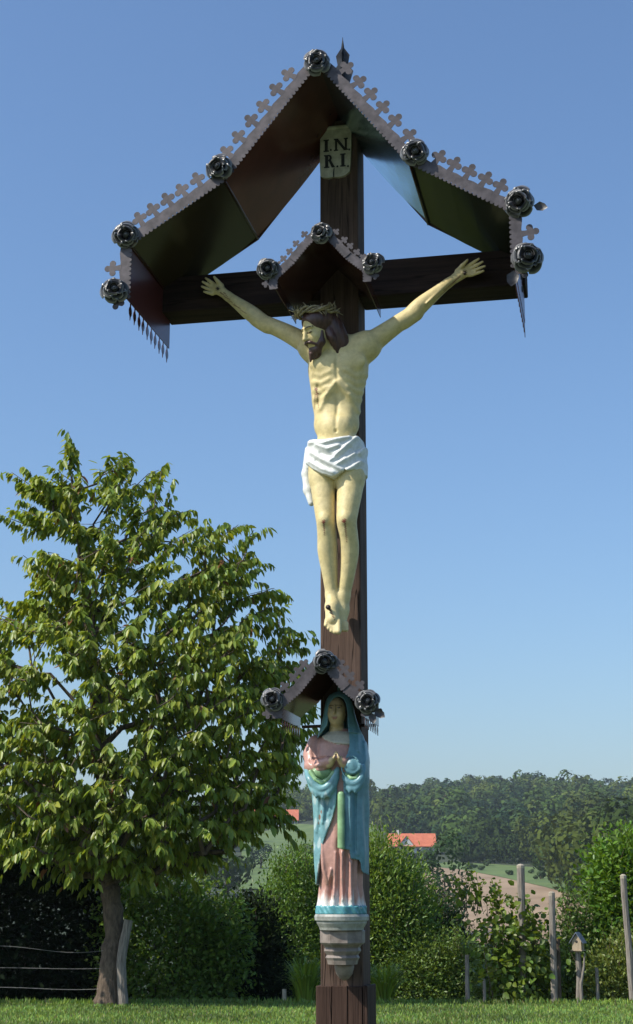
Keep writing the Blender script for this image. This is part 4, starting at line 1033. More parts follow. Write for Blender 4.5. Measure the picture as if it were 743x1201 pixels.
def in_poly(x, y, poly):
    inside = np.zeros(len(x), bool); n = len(poly)
    for i in range(n):
        x1, y1 = poly[i]; x2, y2 = poly[(i + 1) % n]
        c = ((y1 > y) != (y2 > y)) & (x < (x2 - x1) * (y - y1) / ((y2 - y1) if y2 != y1 else 1e-9) + x1); inside ^= c
    return inside

# ------------------------------------------------------------------ cherry trees
def grow_tree(label, group, trunk, leader, targets, rng, leaf_len, trunk_r, per=16, name='cherry_tree', single=0, col=(0.195, 0.262, 0.038)):
    root = empty(name, tuple(trunk[0]), label, 'tree', group)
    nodes = [np.array(p, float) for p in trunk + leader]; par = [i - 1 for i in range(len(nodes))]; nt0 = len(trunk)
    arr = np.array(nodes); order = np.argsort([np.min(np.linalg.norm(arr[nt0 - 1:] - p, axis=1)) for p in targets])
    tips = []
    for oi in order:
        p = targets[oi]; arr = np.array(nodes[nt0 - 1:])
        d = np.linalg.norm(arr - p, axis=1) + 1.1 * np.maximum(0, arr[:, 2] - p[2] + 0.15)
        j = int(np.argmin(d)) + nt0 - 1; a = nodes[j]; L = np.linalg.norm(p - a); k = max(1, int(L / 0.35)); prev = j
        for s_ in range(1, k + 1):
            f = s_ / k; q = a + (p - a) * f + np.array([0, 0, 0.16 * L * math.sin(math.pi * f)]) * (1 if s_ < k else 0) + rng.normal(0, 0.025, 3) * (s_ < k)
            nodes.append(q); par.append(prev); prev = len(nodes) - 1
        tips.append(prev)
    cnt = np.zeros(len(nodes))
    for t in tips:
        i = t
        while i >= 0: cnt[i] += 1; i = par[i]
    rad = np.minimum(0.0045 * np.maximum(cnt, 1) ** 0.52, trunk_r * 0.8)
    edges = [(nodes[par[i]], nodes[i], max(rad[i], min(rad[par[i]], rad[i] * 1.3)), rad[i]) for i in range(nt0, len(nodes))]
    obj('branches', branch_mesh('branches', edges, M['bark']), root)
    tb = MB(); tr = [trunk_r * (1.25 - 0.45 * i / (len(trunk) - 1)) for i in range(len(trunk))]; tr[0] *= 1.15
    pts = []; rr = []
    for i in range(len(trunk) - 1):
        for f in np.linspace(0, 1, 5, endpoint=False): pts.append(np.array(trunk[i]) * (1 - f) + np.array(trunk[i + 1]) * f + rng.normal(0, 0.010, 3)); rr.append((tr[i] * (1 - f) + tr[i + 1] * f) * rng.uniform(0.93, 1.08))
    pts.append(trunk[-1]); rr.append(tr[-1])
    tb.tube(pts, rr, 14); tb.build('trunk', M['bark'], root, True)
    # leaves hang from the outer half-metre of every twig
    c0 = np.mean(np.array(targets), 0); Bs, Ds, Ns, Ls, Cs = [], [], [], [], []
    for t in tips:
        p = nodes[t]; a = nodes[par[t]]; ax = unit(np.array(p - a) + 1e-6)
        out = p - c0; out[2] *= 0.3; out = unit(out); ax = unit(ax * 0.6 + out * 0.7 + np.array([0, 0, 0.10]))
        n = int(per * rng.uniform(0.35, 1.6)); tl = rng.uniform(0.35, 0.60)
        f = rng.uniform(-0.65, 0.80, n); side = unit(np.cross(ax, [0, 0, 1.0]))
        droop = -0.20 * np.clip(f, 0, 1)[:, None] ** 2 * np.array([0, 0, 1.0])
        b = p + ax * (f[:, None] * tl - 0.12) + droop
        sgn = rng.choice([-1, 1], n)[:, None]
        D = np.array([0, 0, -1.0]) * rng.uniform(0.55, 1.25, (n, 1)) + side * sgn * rng.uniform(0.15, 0.75, (n, 1)) + ax * rng.uniform(0.1, 0.7, (n, 1)) + rng.normal(0, 0.12, (n, 3))
        Nn = unit(ax * 0.5 + np.array([0, 0, 0.7]) + rng.normal(0, 0.40, (n, 3)) + side * sgn * 0.3)
        Bs.append(b); Ds.append(D); Ns.append(Nn); Ls.append(leaf_len * rng.uniform(0.60, 1.18, n)); Cs.append(leaf_cols(n, col, rng, 0.22, 0.14) * rng.uniform(0.85, 1.15))
    B, D, Nn, L, C = map(np.concatenate, (Bs, Ds, Ns, Ls, Cs)); Wd = L * rng.uniform(0.34, 0.44, len(L))
    yel = rng.uniform(0, 1, len(L)) < 0.22; C[yel] = C[yel] * np.array([1.5, 1.3, 1.2])
    red = rng.uniform(0, 1, len(L)) < 0.010; C[red] = (0.20, 0.085, 0.03)
    keep = np.ones(len(L), bool)
    if single:       # the leaves that show largest are objects of their own
        px, py = px_of(B); dist = (B - CAM) @ FH; ok = (px > 0) & (px < IMW) & (py > 0)
        idx = np.argsort(np.where(ok, dist, 1e9))[:single]; keep[idx] = False
        kinds = [leaf_mesh('leaf', np.zeros((1, 3)), np.array([[0, 0, 1.0]]), np.array([[0, -1.0, 0]]), np.ones(1), np.full(1, 0.39), leaf_cols(1, col, rng, 0.22, 0.14), M['leaf']) for _ in range(8)]
        Dn = unit(D); Sn = unit(np.cross(Dn, Nn)); N2 = np.cross(Sn, Dn); crown_for_leaf = root
        for q, i in enumerate(idx):
            o = bpy.data.objects.new('leaf', kinds[q % 8]); s3, d3, n3 = Sn[i] * L[i], Dn[i] * L[i], N2[i] * L[i]
            o.matrix_basis = Matrix(((-s3[0], -n3[0], d3[0], B[i][0]), (-s3[1], -n3[1], d3[1], B[i][1]), (-s3[2], -n3[2], d3[2], B[i][2]), (0, 0, 0, 1))); link(o, root)
    o = obj('crown', leaf_mesh('crown', B[keep], D[keep], Nn[keep], L[keep], Wd[keep], C[keep], M['leaf']), root); o['kind'] = 'stuff'
    return root

def tree_targets(poly, dist, n, depth, rng, x0=None):
    poly = list(poly); xs = [p[0] for p in poly]; ys = [p[1] for p in poly]; out = []
    X = rng.uniform(min(xs), max(xs), n * 6); Y = rng.uniform(min(ys), max(ys), n * 6); k = in_poly(X, Y, poly); X, Y = X[k][:n], Y[k][:n]
    for x, y in zip(X, Y):
        # depth room at this height: half the local width of the outline
        gx = np.linspace(min(xs), max(xs), 80); w_ = in_poly(gx, np.full(80, y), poly); lo_, hi_ = (gx[w_].min(), gx[w_].max()) if w_.any() else (x - 4, x + 4); c_ = (lo_ + hi_) / 2; h_ = max((hi_ - lo_) / 2, 6)
        room = math.sqrt(max(0.03, 1 - ((x - c_) / h_) ** 2)) * h_ * dist / FPX * depth
        a = rng.uniform(0, 1) ** 0.6 * rng.choice([-1, 1], p=[0.6, 0.4])
        out.append(PD(x, y, dist + a * room))
    return out
CD = 22.3
rng = np.random.default_rng(21)
poly = [(80, 505), (92, 540), (120, 548), (145, 535), (160, 562), (190, 548), (205, 590), (228, 612), (262, 618), (300, 612), (290, 642), (325, 682), (328, 720), (350, 745), (342, 772), (360, 800), (364, 850), (346, 872), (352, 900), (328, 922), (338, 978), (318, 962), (288, 985), (275, 1002), (245, 1005), (225, 1022), (180, 1025), (130, 1030), (70, 1022), (40, 1010), (0, 1005), (-60, 1000), (-80, 900), (-60, 780), (-30, 722), (22, 715), (45, 680), (24, 652), (60, 640), (10, 608), (24, 592), (62, 590), (14, 556), (60, 560), (76, 540)]
tg = tree_targets(poly, CD, 1750, 0.62, rng)
hx, hy = rng.uniform(-20, 360, 30), rng.uniform(520, 880, 30); hr_ = rng.uniform(8, 17, 30)      # airy gaps in the crown
tg = [p for p in tg if np.min(np.hypot(px_of(p)[0] - hx, px_of(p)[1] - hy) / hr_) > 1]
for spray in (((80, 506), (84, 525), (81, 545), (86, 565)), ((14, 554), (36, 553), (60, 562)), ((10, 605), (30, 603), (52, 608)), ((146, 540), (190, 552), (215, 600)), ((298, 622), (275, 618), (250, 622)), ((322, 690), (350, 748), (360, 790)), ((3, 700), (8, 715))):
    tg += [PD(x, y, CD + rng.uniform(-0.2, 0.2)) for x, y in spray]
trunk = [PD(128, 1180, CD), PD(130, 1140, CD), PD(136, 1095, CD), PD(130, 1050, CD), PD(128, 1032, CD)]; trunk[0][2] = -0.05
grow_tree('leafy cherry tree with drooping leaves standing alone beside the wire fence', None, trunk, [PD(128, 990, CD), PD(122, 930, CD), PD(116, 860, CD), PD(108, 780, CD), PD(100, 700, CD), PD(92, 620, CD), PD(84, 560, CD)], tg, rng, 0.165, 0.150, 27, single=300)
# its neighbour, mostly out of the frame, whose crown reaches in at the edge
rng = np.random.default_rng(5)
poly2 = [(-330, 560), (-240, 540), (-150, 600), (-80, 700), (-25, 790), (4, 850), (2, 930), (-30, 1010), (-180, 1030), (-340, 1020), (-420, 850), (-400, 660)]
trunk2 = [PD(-205, 1180, 23.4), PD(-205, 1100, 23.4), PD(-208, 1040, 23.4)]; trunk2[0][2] = -0.05
grow_tree('neighbouring cherry tree reaching over the wire fence beside the lone tree', None, trunk2, [PD(-205, 960, 23.4), PD(-200, 850, 23.4), PD(-205, 740, 23.4), PD(-210, 640, 23.4)], tree_targets(poly2, 23.4, 480, 0.85, rng), rng, 0.165, 0.15, 28)

# ------------------------------------------------------------------ shrubs along the lawn edge
def shrub(label, outline, dist, depth, n, leaf, col, seed, mat='leaf', shoots=26, name='shrub', aspect=0.5, stems=8, stem_mat='bark', upright=0.2, hang=0.0, clump=18, group=None, var=0.28, cat='shrub', stem_r=0.012):
    """a shrub filled with leaves: outline in pixels, feet on the land at 'dist', real depth"""
    rng = np.random.default_rng(seed); ys = [p[1] for p in outline]; xs = [p[0] for p in outline]; cx = np.mean(xs)
    g = UT(dist, ((cx - IMW / 2) / FPX) * dist); g[2] = float(terrain(dist, 0))
    root = empty(name, tuple(g), label, cat, group)
    n = int(n * (2.3 if clump > 10 else 1.3)); leaf *= 1.08; col = np.array(col) * np.array((1.45, 1.50, 1.1)) if max(col) > 0.06 else np.array(col)
    m = max(6, n // clump); X = rng.uniform(min(xs), max(xs), m * 8); Y = rng.uniform(min(ys), max(ys), m * 8); k = in_poly(X, Y, outline); X, Y = X[k][:m], Y[k][:m]; m = len(X)
    gx = np.linspace(min(xs), max(xs), 60); cen = np.zeros((m, 3))
    for i in range(m):
        w_ = in_poly(gx, np.full(60, Y[i]), outline); lo_, hi_ = (gx[w_].min(), gx[w_].max()) if w_.any() else (X[i] - 3, X[i] + 3); c_ = (lo_ + hi_) / 2; h_ = max((hi_ - lo_) / 2, 4)
        room = math.sqrt(max(0.05, 1 - ((X[i] - c_) / h_) ** 2)) * depth
        cen[i] = PD(X[i], Y[i], dist + rng.uniform(-1, 1) * room)
    c0 = cen.mean(0); sz = leaf * 1.7
    off = rng.normal(0, 1, (m, clump, 3)) * np.array([sz, sz, sz * 1.2]); B = (cen[:, None, :] + off).reshape(-1, 3)
    nn = len(B); out = unit(B - c0); D = unit(out * 0.6 + rng.normal(0, 0.6, (nn, 3)) + np.array([0, 0, upright - hang]))
    Nn = unit(out * 0.5 + np.array([0, 0, 0.6]) + rng.normal(0, 0.5, (nn, 3)))
    L = leaf * rng.uniform(0.6, 1.2, nn); cl = np.repeat(rng.uniform(0.75, 1.25, (m, 1)), clump, 0)
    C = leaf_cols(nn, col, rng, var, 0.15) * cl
    edges = []
    if shoots:
        order = np.argsort(-(cen[:, 2] + rng.uniform(0, 0.5, m)))[:shoots]; sb, sd, sn, sl_, sc = [], [], [], [], []
        for i in order:
            d = unit(np.array([rng.normal(0, 0.28), rng.normal(0, 0.28), 1.0])); ln = rng.uniform(0.15, 0.50); k = max(5, int(ln / (leaf * 0.38))); f = np.linspace(0, 1, k)
            sb.append(cen[i] + d * (f * ln)[:, None]); sd.append(rng.normal(0, 0.7, (k, 3)) + d * 0.9); sn.append(rng.normal(0, 0.5, (k, 3)) + np.array([0, 0, 0.7])); sl_.append(leaf * rng.uniform(0.55, 1.1, k) * (1 - 0.35 * f)); sc.append(leaf_cols(k, col, rng, var, 0.15) * 1.15)
            edges.append((cen[i] - d * 0.15, cen[i] + d * ln, 0.006, 0.002))
        B, D, Nn, L, C = np.concatenate([B] + sb), np.concatenate([D] + sd), np.concatenate([Nn] + sn), np.concatenate([L] + sl_), np.concatenate([C] + sc)
    for i in range(stems):
        b = g + RT * rng.uniform(-0.3, 0.3) * (max(xs) - min(xs)) / FPX * dist * 0.6 + FH * rng.uniform(-0.3, 0.3); b[2] = float(terrain(dist, 0)) - 0.05
        tgt = cen[rng.integers(m)]; prev = b
        for f in (0.25, 0.5, 0.75, 1.0):
            q = b + (tgt - b) * np.array([f ** 1.4, f ** 1.4, f]) + rng.normal(0, 0.03, 3); edges.append((prev, q, stem_r * (1.15 - f), stem_r * (1.0 - f * 0.8))); prev = q
    if edges: obj('stems', branch_mesh('stems', edges, M[stem_mat]), root)
    o = obj('foliage', leaf_mesh('foliage', B, D, Nn, L, L * aspect, C, M[mat]), root); o['kind'] = 'stuff'
    return root
G1, G2, G3, GY = (0.095, 0.150, 0.032), (0.085, 0.140, 0.032), (0.028, 0.050, 0.016), (0.108, 0.165, 0.040)
shrub('hedge coloured near black for the deep shade behind the wire fence', [(-140, 985), (60, 980), (128, 1005), (138, 1195), (-140, 1195)], 25.4, 0.7, 16000, 0.10, (0.010, 0.018, 0.007), 1, name='hedge', stems=6, mat='leaf_far', cat='hedge')  # added leaf mass; deep shade under the trees is put into its colour
shrub('mid green leafy shrub directly behind the grey fence post', [(122, 1045), (165, 1030), (215, 1035), (262, 1050), (285, 1090), (275, 1195), (120, 1195)], 25.0, 0.5, 7000, 0.085, G1, 2)
shrub('shrub darkened for the shade in the gap between the fence post shrub and the small-leaved shrub', [(215, 1075), (310, 1065), (330, 1110), (325, 1195), (215, 1195)], 26.0, 0.5, 8200, 0.08, (0.014, 0.025, 0.009), 3, mat='leaf_far')  # the gap's shade is put into these near-black leaves
shrub('bright small-leaved shrub growing close to the cross on the fence side', [(300, 1085), (308, 1045), (324, 1012), (345, 1000), (365, 1005), (385, 1030), (392, 1200), (322, 1200), (304, 1140)], 27.2, 0.5, 10500, 0.055, (0.085, 0.145, 0.034), 4, upright=0.5)
shrub('yellow green shrub with pale bare stems beside the cross', [(405, 1030), (428, 992), (445, 984), (460, 1003), (484, 1018), (500, 1050), (508, 1095), (498, 1128), (430, 1128), (405, 1120)], 27.0, 0.45, 8200, 0.080, GY, 5, aspect=0.36, stems=7, stem_mat='pale_stem', upright=0.7, stem_r=0.024)
shrub('low rounded grey green shrub below the pale-stemmed shrub', [(448, 1140), (470, 1125), (505, 1110), (535, 1098), (558, 1112), (568, 1200), (450, 1200)], 26.6, 0.4, 7800, 0.055, (0.088, 0.135, 0.036), 6)
shrub('tall dark green shrub rising behind the low rounded shrub', [(500, 1070), (515, 1058), (535, 1068), (550, 1105), (560, 1195), (495, 1195)], 28.2, 0.4, 6200, 0.065, (0.030, 0.060, 0.018), 7)
shrub('loose olive green shrub between the two tall stakes and the bird house', [(565, 1140), (600, 1128), (640, 1118), (665, 1105), (690, 1108), (700, 1140), (705, 1195), (565, 1195)], 25.2, 0.5, 9500, 0.06, (0.080, 0.115, 0.028), 8, upright=0.5)
shrub('tall bright green bush overhanging the leaning stake', [(697, 1050), (703, 1008), (718, 994), (740, 992), (775, 1000), (800, 1060), (800, 1130), (760, 1140), (712, 1125), (699, 1095)], 24.4, 0.5, 8200, 0.090, (0.075, 0.135, 0.020), 9, aspect=0.48)
shrub('pale weedy shrub growing around the foot of the leaning stake', [(695, 1122), (730, 1105), (790, 1100), (800, 1190), (695, 1190)], 23.5, 0.35, 5200, 0.055, (0.115, 0.145, 0.045), 10, upright=0.6)
shrub('dense shrub bank on the slope behind the lawn edge shrubs', [(270, 1065), (380, 1055), (450, 1060), (500, 1085), (545, 1115), (680, 1118), (710, 1085), (780, 1070), (780, 1195), (270, 1195)], 30.5, 0.8, 15000, 0.085, (0.050, 0.085, 0.020), 11)
shrub('thin twiggy sapling standing just behind the bird house', [(657, 1080), (664, 1056), (668, 1054), (675, 1080), (688, 1072), (690, 1100), (680, 1150), (657, 1150)], 24.0, 0.2, 900, 0.06, (0.070, 0.115, 0.030), 12, stems=6)
# broad-leaved vine climbing two of the stakes
shrub('broad-leaved climbing vine wrapped over the tall pale-topped stake', [(566, 1106), (580, 1098), (598, 1090), (613, 1078), (628, 1088), (640, 1110), (638, 1140), (625, 1175), (590, 1182), (578, 1130)], 22.95, 0.25, 1150, 0.100, (0.090, 0.130, 0.026), 13, name='climbing_vine', aspect=0.85, stems=9, hang=0.5, clump=4, cat='vine')
shrub('long vine shoots arching out over the ploughed field side of the stakes', [(532, 1060), (542, 1050), (560, 1046), (575, 1054), (590, 1066), (600, 1077), (585, 1082), (560, 1066), (545, 1064)], 22.9, 0.12, 90, 0.095, (0.100, 0.135, 0.024), 14, name='climbing_vine', aspect=0.8, stems=6, hang=0.3, clump=3, cat='vine', stem_r=0.006)

def strap_clump(label, px, py0, top, half, dist, n, seed, group):
    rng = np.random.default_rng(seed); g = PD(px, py0, dist); g[2] = float(terrain(dist, 0))
    root = empty('day_lily', tuple(g), label, 'plant', group); V, F, C = [], [], []
    H = (py0 - top) * dist / FPX; R0 = half * dist / FPX
    for i in range(n):
        a = rng.uniform(0, 2 * math.pi); d = np.array([math.cos(a), math.sin(a), 0]); s_ = np.array([-d[1], d[0], 0]); b = g + d * rng.uniform(0, 0.3) * R0; hh = H * rng.uniform(0.55, 1.05); rr = R0 * rng.uniform(0.3, 1.1); w_ = rng.uniform(0.010, 0.018); c = leaf_cols(1, (0.20, 0.29, 0.04), rng)[0]
        k0 = len(V)
        for f in np.linspace(0, 1, 5):
            q = b + d * rr * f ** 1.5 + np.array([0, 0, hh * (math.sin(f * 1.9) / math.sin(1.57))]); ww = w_ * (1 - f ** 2 * 0.95)
            V += [q - s_ * ww, q + s_ * ww]; C += [c, c]
        F += [(k0 + 2 * j, k0 + 2 * j + 1, k0 + 2 * j + 3, k0 + 2 * j + 2) for j in range(4)]
    o = obj('foliage', mesh_np('foliage', V, F, M['leaf'], True, np.array(C)), root); o['kind'] = 'stuff'
strap_clump('clump of arching strap leaves under the small-leaved shrub', 358, 1184, 1135, 34, 22.7, 170, 1, 'strap leaved plants at the lawn edge')
strap_clump('clump of arching strap leaves under the pale-stemmed shrub', 452, 1184, 1140, 34, 22.7, 170, 2, 'strap leaved plants at the lawn edge')

# ------------------------------------------------------------------ stakes, fence, bird house
def stake(label, x0, y0, x1, y1, wpx, dist, seed, name='wooden_stake', mat='grey_wood', group=None, crook=0.0, cat='stake', cap=True):
    rnd = random.Random(seed); a = PD(x0, y0, dist); b = PD(x1, y1, dist); a[2] = float(terrain(dist, 0)) - 0.05; r = wpx / 2 * dist / FPX
    root = empty(name, tuple(a), label, cat, group); pts = []; rr = []
    for i in range(9):
        f = i / 8; pts.append(a + (b - a) * f + RT * crook * math.sin(f * 5.5 + seed) * r + RT * rnd.uniform(-0.08, 0.08) * r); rr.append(r * (1.08 - 0.14 * f) * rnd.uniform(0.95, 1.06))
    MB().tube(pts, rr, 9).build('shaft', M[mat], root)
    if cap:
        t = pts[-1]; MB().lathe([(rr[-1] * 1.02, -0.03), (rr[-1] * 1.04, 0.012), (rr[-1] * 0.55, 0.030), (0.004, 0.036)], tuple(t), 9).build('weathered_tip', M['pale_stem'], root)
    return root
stake('tall grey vine stake with a bright weathered tip, vine leaves around it', 614, 1184, 611, 1016, 9.0, 22.85, 1)
stake('tall plain grey stake standing between the vine and the bird house', 651, 1183, 647, 1048, 7.5, 22.65, 2)
stake('short brown stake leaning against the tall plain grey stake', 656, 1183, 654, 1100, 6.0, 22.8, 3, mat='bark', cap=False)
stake('grey stake leaning in front of the tall bright green bush', 743, 1178, 731, 1028, 7.5, 22.75, 4)
stake('short thin stake between the bird house and the leaning stake', 702, 1182, 700, 1135, 4.0, 22.8, 5, cap=False)
stake('thin low stick under the climbing vine', 569, 1183, 568, 1148, 3.5, 22.6, 6, cap=False)
stake('short grey stub post in the low rounded shrub', 549, 1183, 548, 1120, 5.0, 22.6, 7, cap=False)
stake('short pale stub post at the foot of the small-leaved shrub', 334, 1183, 334, 1160, 5.0, 22.7, 12, mat='pale_stem', cap=False)
stake('crooked grey fence post beside the cherry trunk', 142, 1180, 149, 1079, 11.0, 22.15, 8, name='fence_post', crook=0.55, cat='post', cap=False)
for i, (ya, yb, sag) in enumerate(((1118, 1111, 5), (1137, 1135, 1), (1162, 1158, 2))):
    pts = [PD(-160 + 305 * f, (ya + (yb - ya) * f) + sag * math.sin(f * 9.4) , 22.2) for f in np.linspace(0, 1, 24)]
    o = MB().tube(pts, 0.0024, 5).build('fence_wire', M['wire'], None)
    tag(o, ('topmost sagging wire of the fence running to the crooked post', 'middle straight wire of the fence running to the crooked post', 'lowest wire of the fence running to the crooked post')[i], 'wire', 'fence wires')
stake('wooden fence post carrying the wires beyond the neighbouring tree', -160, 1180, -160, 1085, 9.0, 22.2, 9, name='fence_post', cat='post', cap=False)

def bird_house():
    d = 22.7
    p = stake('forked bare trunk post under the bird house', 680, 1183, 678, 1112, 6.5, d, 11, name='bird_house_post', crook=0.25, cat='post', cap=False)
    a = PD(683, 1183, d - 0.06); a[2] = -0.02; b = PD(686, 1118, d - 0.06)
    MB().tube([a, a + (b - a) * 0.4 + RT * -0.03, a + (b - a) * 0.75 + RT * 0.0, b], [0.028, 0.024, 0.017, 0.010], 7).build('side_stem', M['grey_wood'], p)
    c = PD(678.5, 1114, d); r = empty('bird_house', tuple(c), 'small wooden bird house with blue grey gable roof on a bare post', 'bird house')
    r.location = tuple(c)
    yaw = YAW - 0.45; Xa = np.array([math.cos(yaw), math.sin(yaw), 0]); Ya = np.array([-math.sin(yaw), math.cos(yaw), 0])
    w_, dp, h, hr = 0.068, 0.075, 0.135, 0.235
    fr = lambda u, v, q: tuple(c + Xa * u + Ya * q + np.array([0, 0, v]))
    wood = mat_noise('bird_house_wood', (0.30, 0.23, 0.15), (0.45, 0.36, 0.25), 20, 0.8, stretch=(3, 3, 0.5)); roofm = mat_noise('bird_house_roof_felt', (0.10, 0.12, 0.15), (0.20, 0.23, 0.28), 20, 0.55)
    MB().prism([(-w_, 0), (w_, 0), (w_, h), (0, hr - 0.02), (-w_, h)], -dp, dp, fr).build('box', wood, r)
    for sgn in (-1, 1):
        MB().prism([(0, hr), (sgn * (w_ + 0.035), h - 0.045), (sgn * (w_ + 0.035), h - 0.033), (0, hr + 0.014)] if sgn > 0 else [(0, hr + 0.014), (-(w_ + 0.035), h - 0.033), (-(w_ + 0.035), h - 0.045), (0, hr)], -dp - 0.035, dp + 0.03, fr).build('roof_board', roofm, r)
    MB().prism([(0.020 * math.cos(t), 0.115 + 0.020 * math.sin(t)) for t in np.linspace(0, 2 * math.pi, 15)[:-1]], -dp - 0.002, -dp + 0.004, fr).build('entrance_hole', M['black_paint'], r)
    q = MB().prism([(-w_ - 0.015, -0.014), (w_ + 0.015, -0.014), (w_ + 0.015, -0.001), (-w_ - 0.015, -0.001)], -dp - 0.02, dp + 0.02, fr); q.build('floor_board', wood, r)
bird_house()

# ------------------------------------------------------------------ grass
def grass():
    rng = np.random.default_rng(8); n = 62000
    u = rng.uniform(16.6, 23.3, n); t = rng.uniform(-1, 1, n) * (u * 0.235 + 0.9)
    edge = u > LAWN_END - 0.25
    B = CAM + FH * u[:, None] + RT * t[:, None]; B[:, 2] = terrain(u, t) - 0.004
    h = rng.uniform(0.03, 0.065, n) * np.where(edge, rng.uniform(1.0, 2.0, n), 1.0)
    D = np.stack([rng.normal(0, 0.35, n), rng.normal(0, 0.35, n), np.ones(n)], 1)
    C = leaf_cols(n, (0.205, 0.315, 0.070), rng, 0.35, 0.2); patch = 0.85 + 0.3 * np.sin(t * 1.7 + np.sin(u * 2)) * np.sin(u * 2.3); C *= patch[:, None]
    dry = rng.uniform(0, 1, n) < 0.05; C[dry] = (0.26, 0.24, 0.11)
    o = obj('grass_blades', leaf_mesh('grass_blades', B, D, np.stack([rng.normal(0, 1, n), rng.normal(0, 1, n), np.full(n, 0.2)], 1), h, h * 0.22 + 0.004, C, M['grass'], shape='clump'))
    tag(o, 'short mown grass blades covering the lawn', 'grass', None, 'stuff')
grass()

# ------------------------------------------------------------------ far trees, houses
def crown_proto(rng, n, lobes=7):
    """unit crown (radius ~1, height ~1.7, base at 0) of many leaf clumps on a few overlapping lobes"""
    cs = [np.array([0, 0, 0.85])] + [np.array([rng.uniform(-0.55, 0.55), rng.uniform(-0.55, 0.55), rng.uniform(0.45, 1.35)]) for _ in range(lobes)]
    rs = [0.75] + list(rng.uniform(0.32, 0.55, lobes)); B, D, Nn, C = [], [], [], []
    while len(B) < n:
        i = rng.integers(len(cs)); d = rng.normal(0, 1, 3); d /= np.linalg.norm(d); p = cs[i] + d * rs[i] * rng.uniform(0.82, 1.08)
        if min(np.linalg.norm(p - c) / r for c, r in zip(cs, rs)) < 0.78 or p[2] < 0.02: continue
        B.append(p); Nn.append(d + rng.normal(0, 0.20, 3)); t = np.cross(d, rng.normal(0, 1, 3)); D.append(t); C.append(rng.uniform(0.88, 1.14))
    return np.array(B), np.array(D), np.array(Nn), np.array(C)
rngf = np.random.default_rng(77)
PROT = [crown_proto(rngf, 330) for _ in range(7)]; PROT_BIG = [crown_proto(rngf, 900, 12) for _ in range(3)]
def crowns(positions, radii, heights, cols, protos, q, rng):
    Bs, Ds, Ns, Ls, Cs = [], [], [], [], []
    for p, r, h, c in zip(positions, radii, heights, cols):
        B, D, Nn, cc = protos[rng.integers(len(protos))]; a = rng.uniform(0, 6.28); Rm = np.array([[math.cos(a), -math.sin(a), 0], [math.sin(a), math.cos(a), 0], [0, 0, 1]]); S3 = np.array([r, r, h / 1.7])
        b = (B @ Rm.T) * S3 + p; Bs.append(b); Ds.append(D @ Rm.T); Ns.append(Nn @ Rm.T); Ls.append(rng.uniform(0.7, 1.3, len(B)) * q * r); Cs.append(np.array(c) * cc[:, None])
    B, D, Nn, L, C = map(np.concatenate, (Bs, Ds, Ns, Ls, Cs))
    return B - unit(D) * L[:, None] / 2, D, Nn, L, C

def forest():
    rng = np.random.default_rng(13); pos, rad, hgt, col = [], [], [], []
    bx = [-400, 230, 285, 345, 440, 456, 512, 540, 645, 660, 694, 700, 1200]; by = [1045, 1030, 975, 962, 966, 982, 984, 1011, 1018, 1030, 1062, 1110, 1120]
    for u in np.arange(230, 1080, 9.5):
        for t in np.arange(-0.30 * u - 25, 0.30 * u + 30, 9.0):
            uu, tt = u + rng.uniform(-3.5, 3.5), t + rng.uniform(-3.5, 3.5); z = float(terrain(uu, tt)); p = UT(uu, tt, z); px, py = px_of(p)
            if py > np.interp(px, bx, by) or px < -90 or px > 835: continue
            r = rng.uniform(3.4, 7.6); h = r * rng.uniform(1.6, 2.5)
            pos.append(p - np.array([0, 0, 1.0])); rad.append(r); hgt.append(h)
            k = rng.uniform(); base = np.array((0.050, 0.085, 0.018)) if k < 0.5 else (np.array((0.085, 0.115, 0.022)) if k < 0.78 else np.array((0.026, 0.055, 0.020)))
            if rng.uniform() < 0.012: base = np.array((0.14, 0.085, 0.04))
            col.append(base * rng.uniform(0.7, 1.35) * (0.7 if u < 430 else 1.0))
    near = [i for i, p in enumerate(pos) if (p - CAM) @ FH < 430]; far = [i for i in range(len(pos)) if (pos[i] - CAM) @ FH >= 430]
    pick = lambda ids: ([pos[i] for i in ids], [rad[i] for i in ids], [hgt[i] for i in ids], [col[i] for i in ids])
    parts = [crowns(*pick(far), PROT, 0.215, rng)] + ([crowns(*pick(near), PROT_BIG, 0.14, rng)] if near else [])
    B, D, Nn, L, C = [np.concatenate(q) for q in zip(*parts)]
    o = obj('forest', leaf_mesh('forest', B, D, Nn, L, L * 0.9, C, M['leaf_far'], shape='clump'))
    tag(o, 'mixed green woodland covering the far hillside', 'forest', None, 'stuff')
    
forest()

def far_tree(label, px, py, wpx, hpx, col, seed, group=None, u=None, name='broadleaf_tree', big=True):
    rng = np.random.default_rng(seed)
    if u is None: p, u = ground_hit(px, py)
    else:
        p = PD(px, py, u); t = (p - CAM) @ RT; p[2] = float(terrain(u, t))
    r = wpx / 2 * u / FPX; top = PD(px, py - hpx, u)[2]; h = max(top - p[2], r)
    root = empty(name, tuple(p), label, 'tree', group); tr = min(0.25 * h, 1.6)
    MB().tube([p - np.array([0, 0, 0.3]), p + np.array([0.05 * r, 0, tr]), p + np.array([0, 0.03 * r, tr + 0.45 * h])], [0.075 * r + 0.05, 0.06 * r + 0.03, 0.03 * r], 8).build('trunk', M['bark'], root)
    B, D, Nn, L, C = crowns([p + np.array([0, 0, tr * 0.6])], [r], [h - tr * 0.6], [col], PROT_BIG if big else PROT, 0.15 if big else 0.28, rng)
    o = obj('crown', leaf_mesh('crown', B, D, Nn, L, L * 0.8, C, M['leaf_far'], shape='clump'), root); o['kind'] = 'stuff'
far_tree('bushy tree hiding the walls of the orange roofed farmhouse, chimney end', 470, 1014, 30, 17, (0.050, 0.080, 0.024), 41)
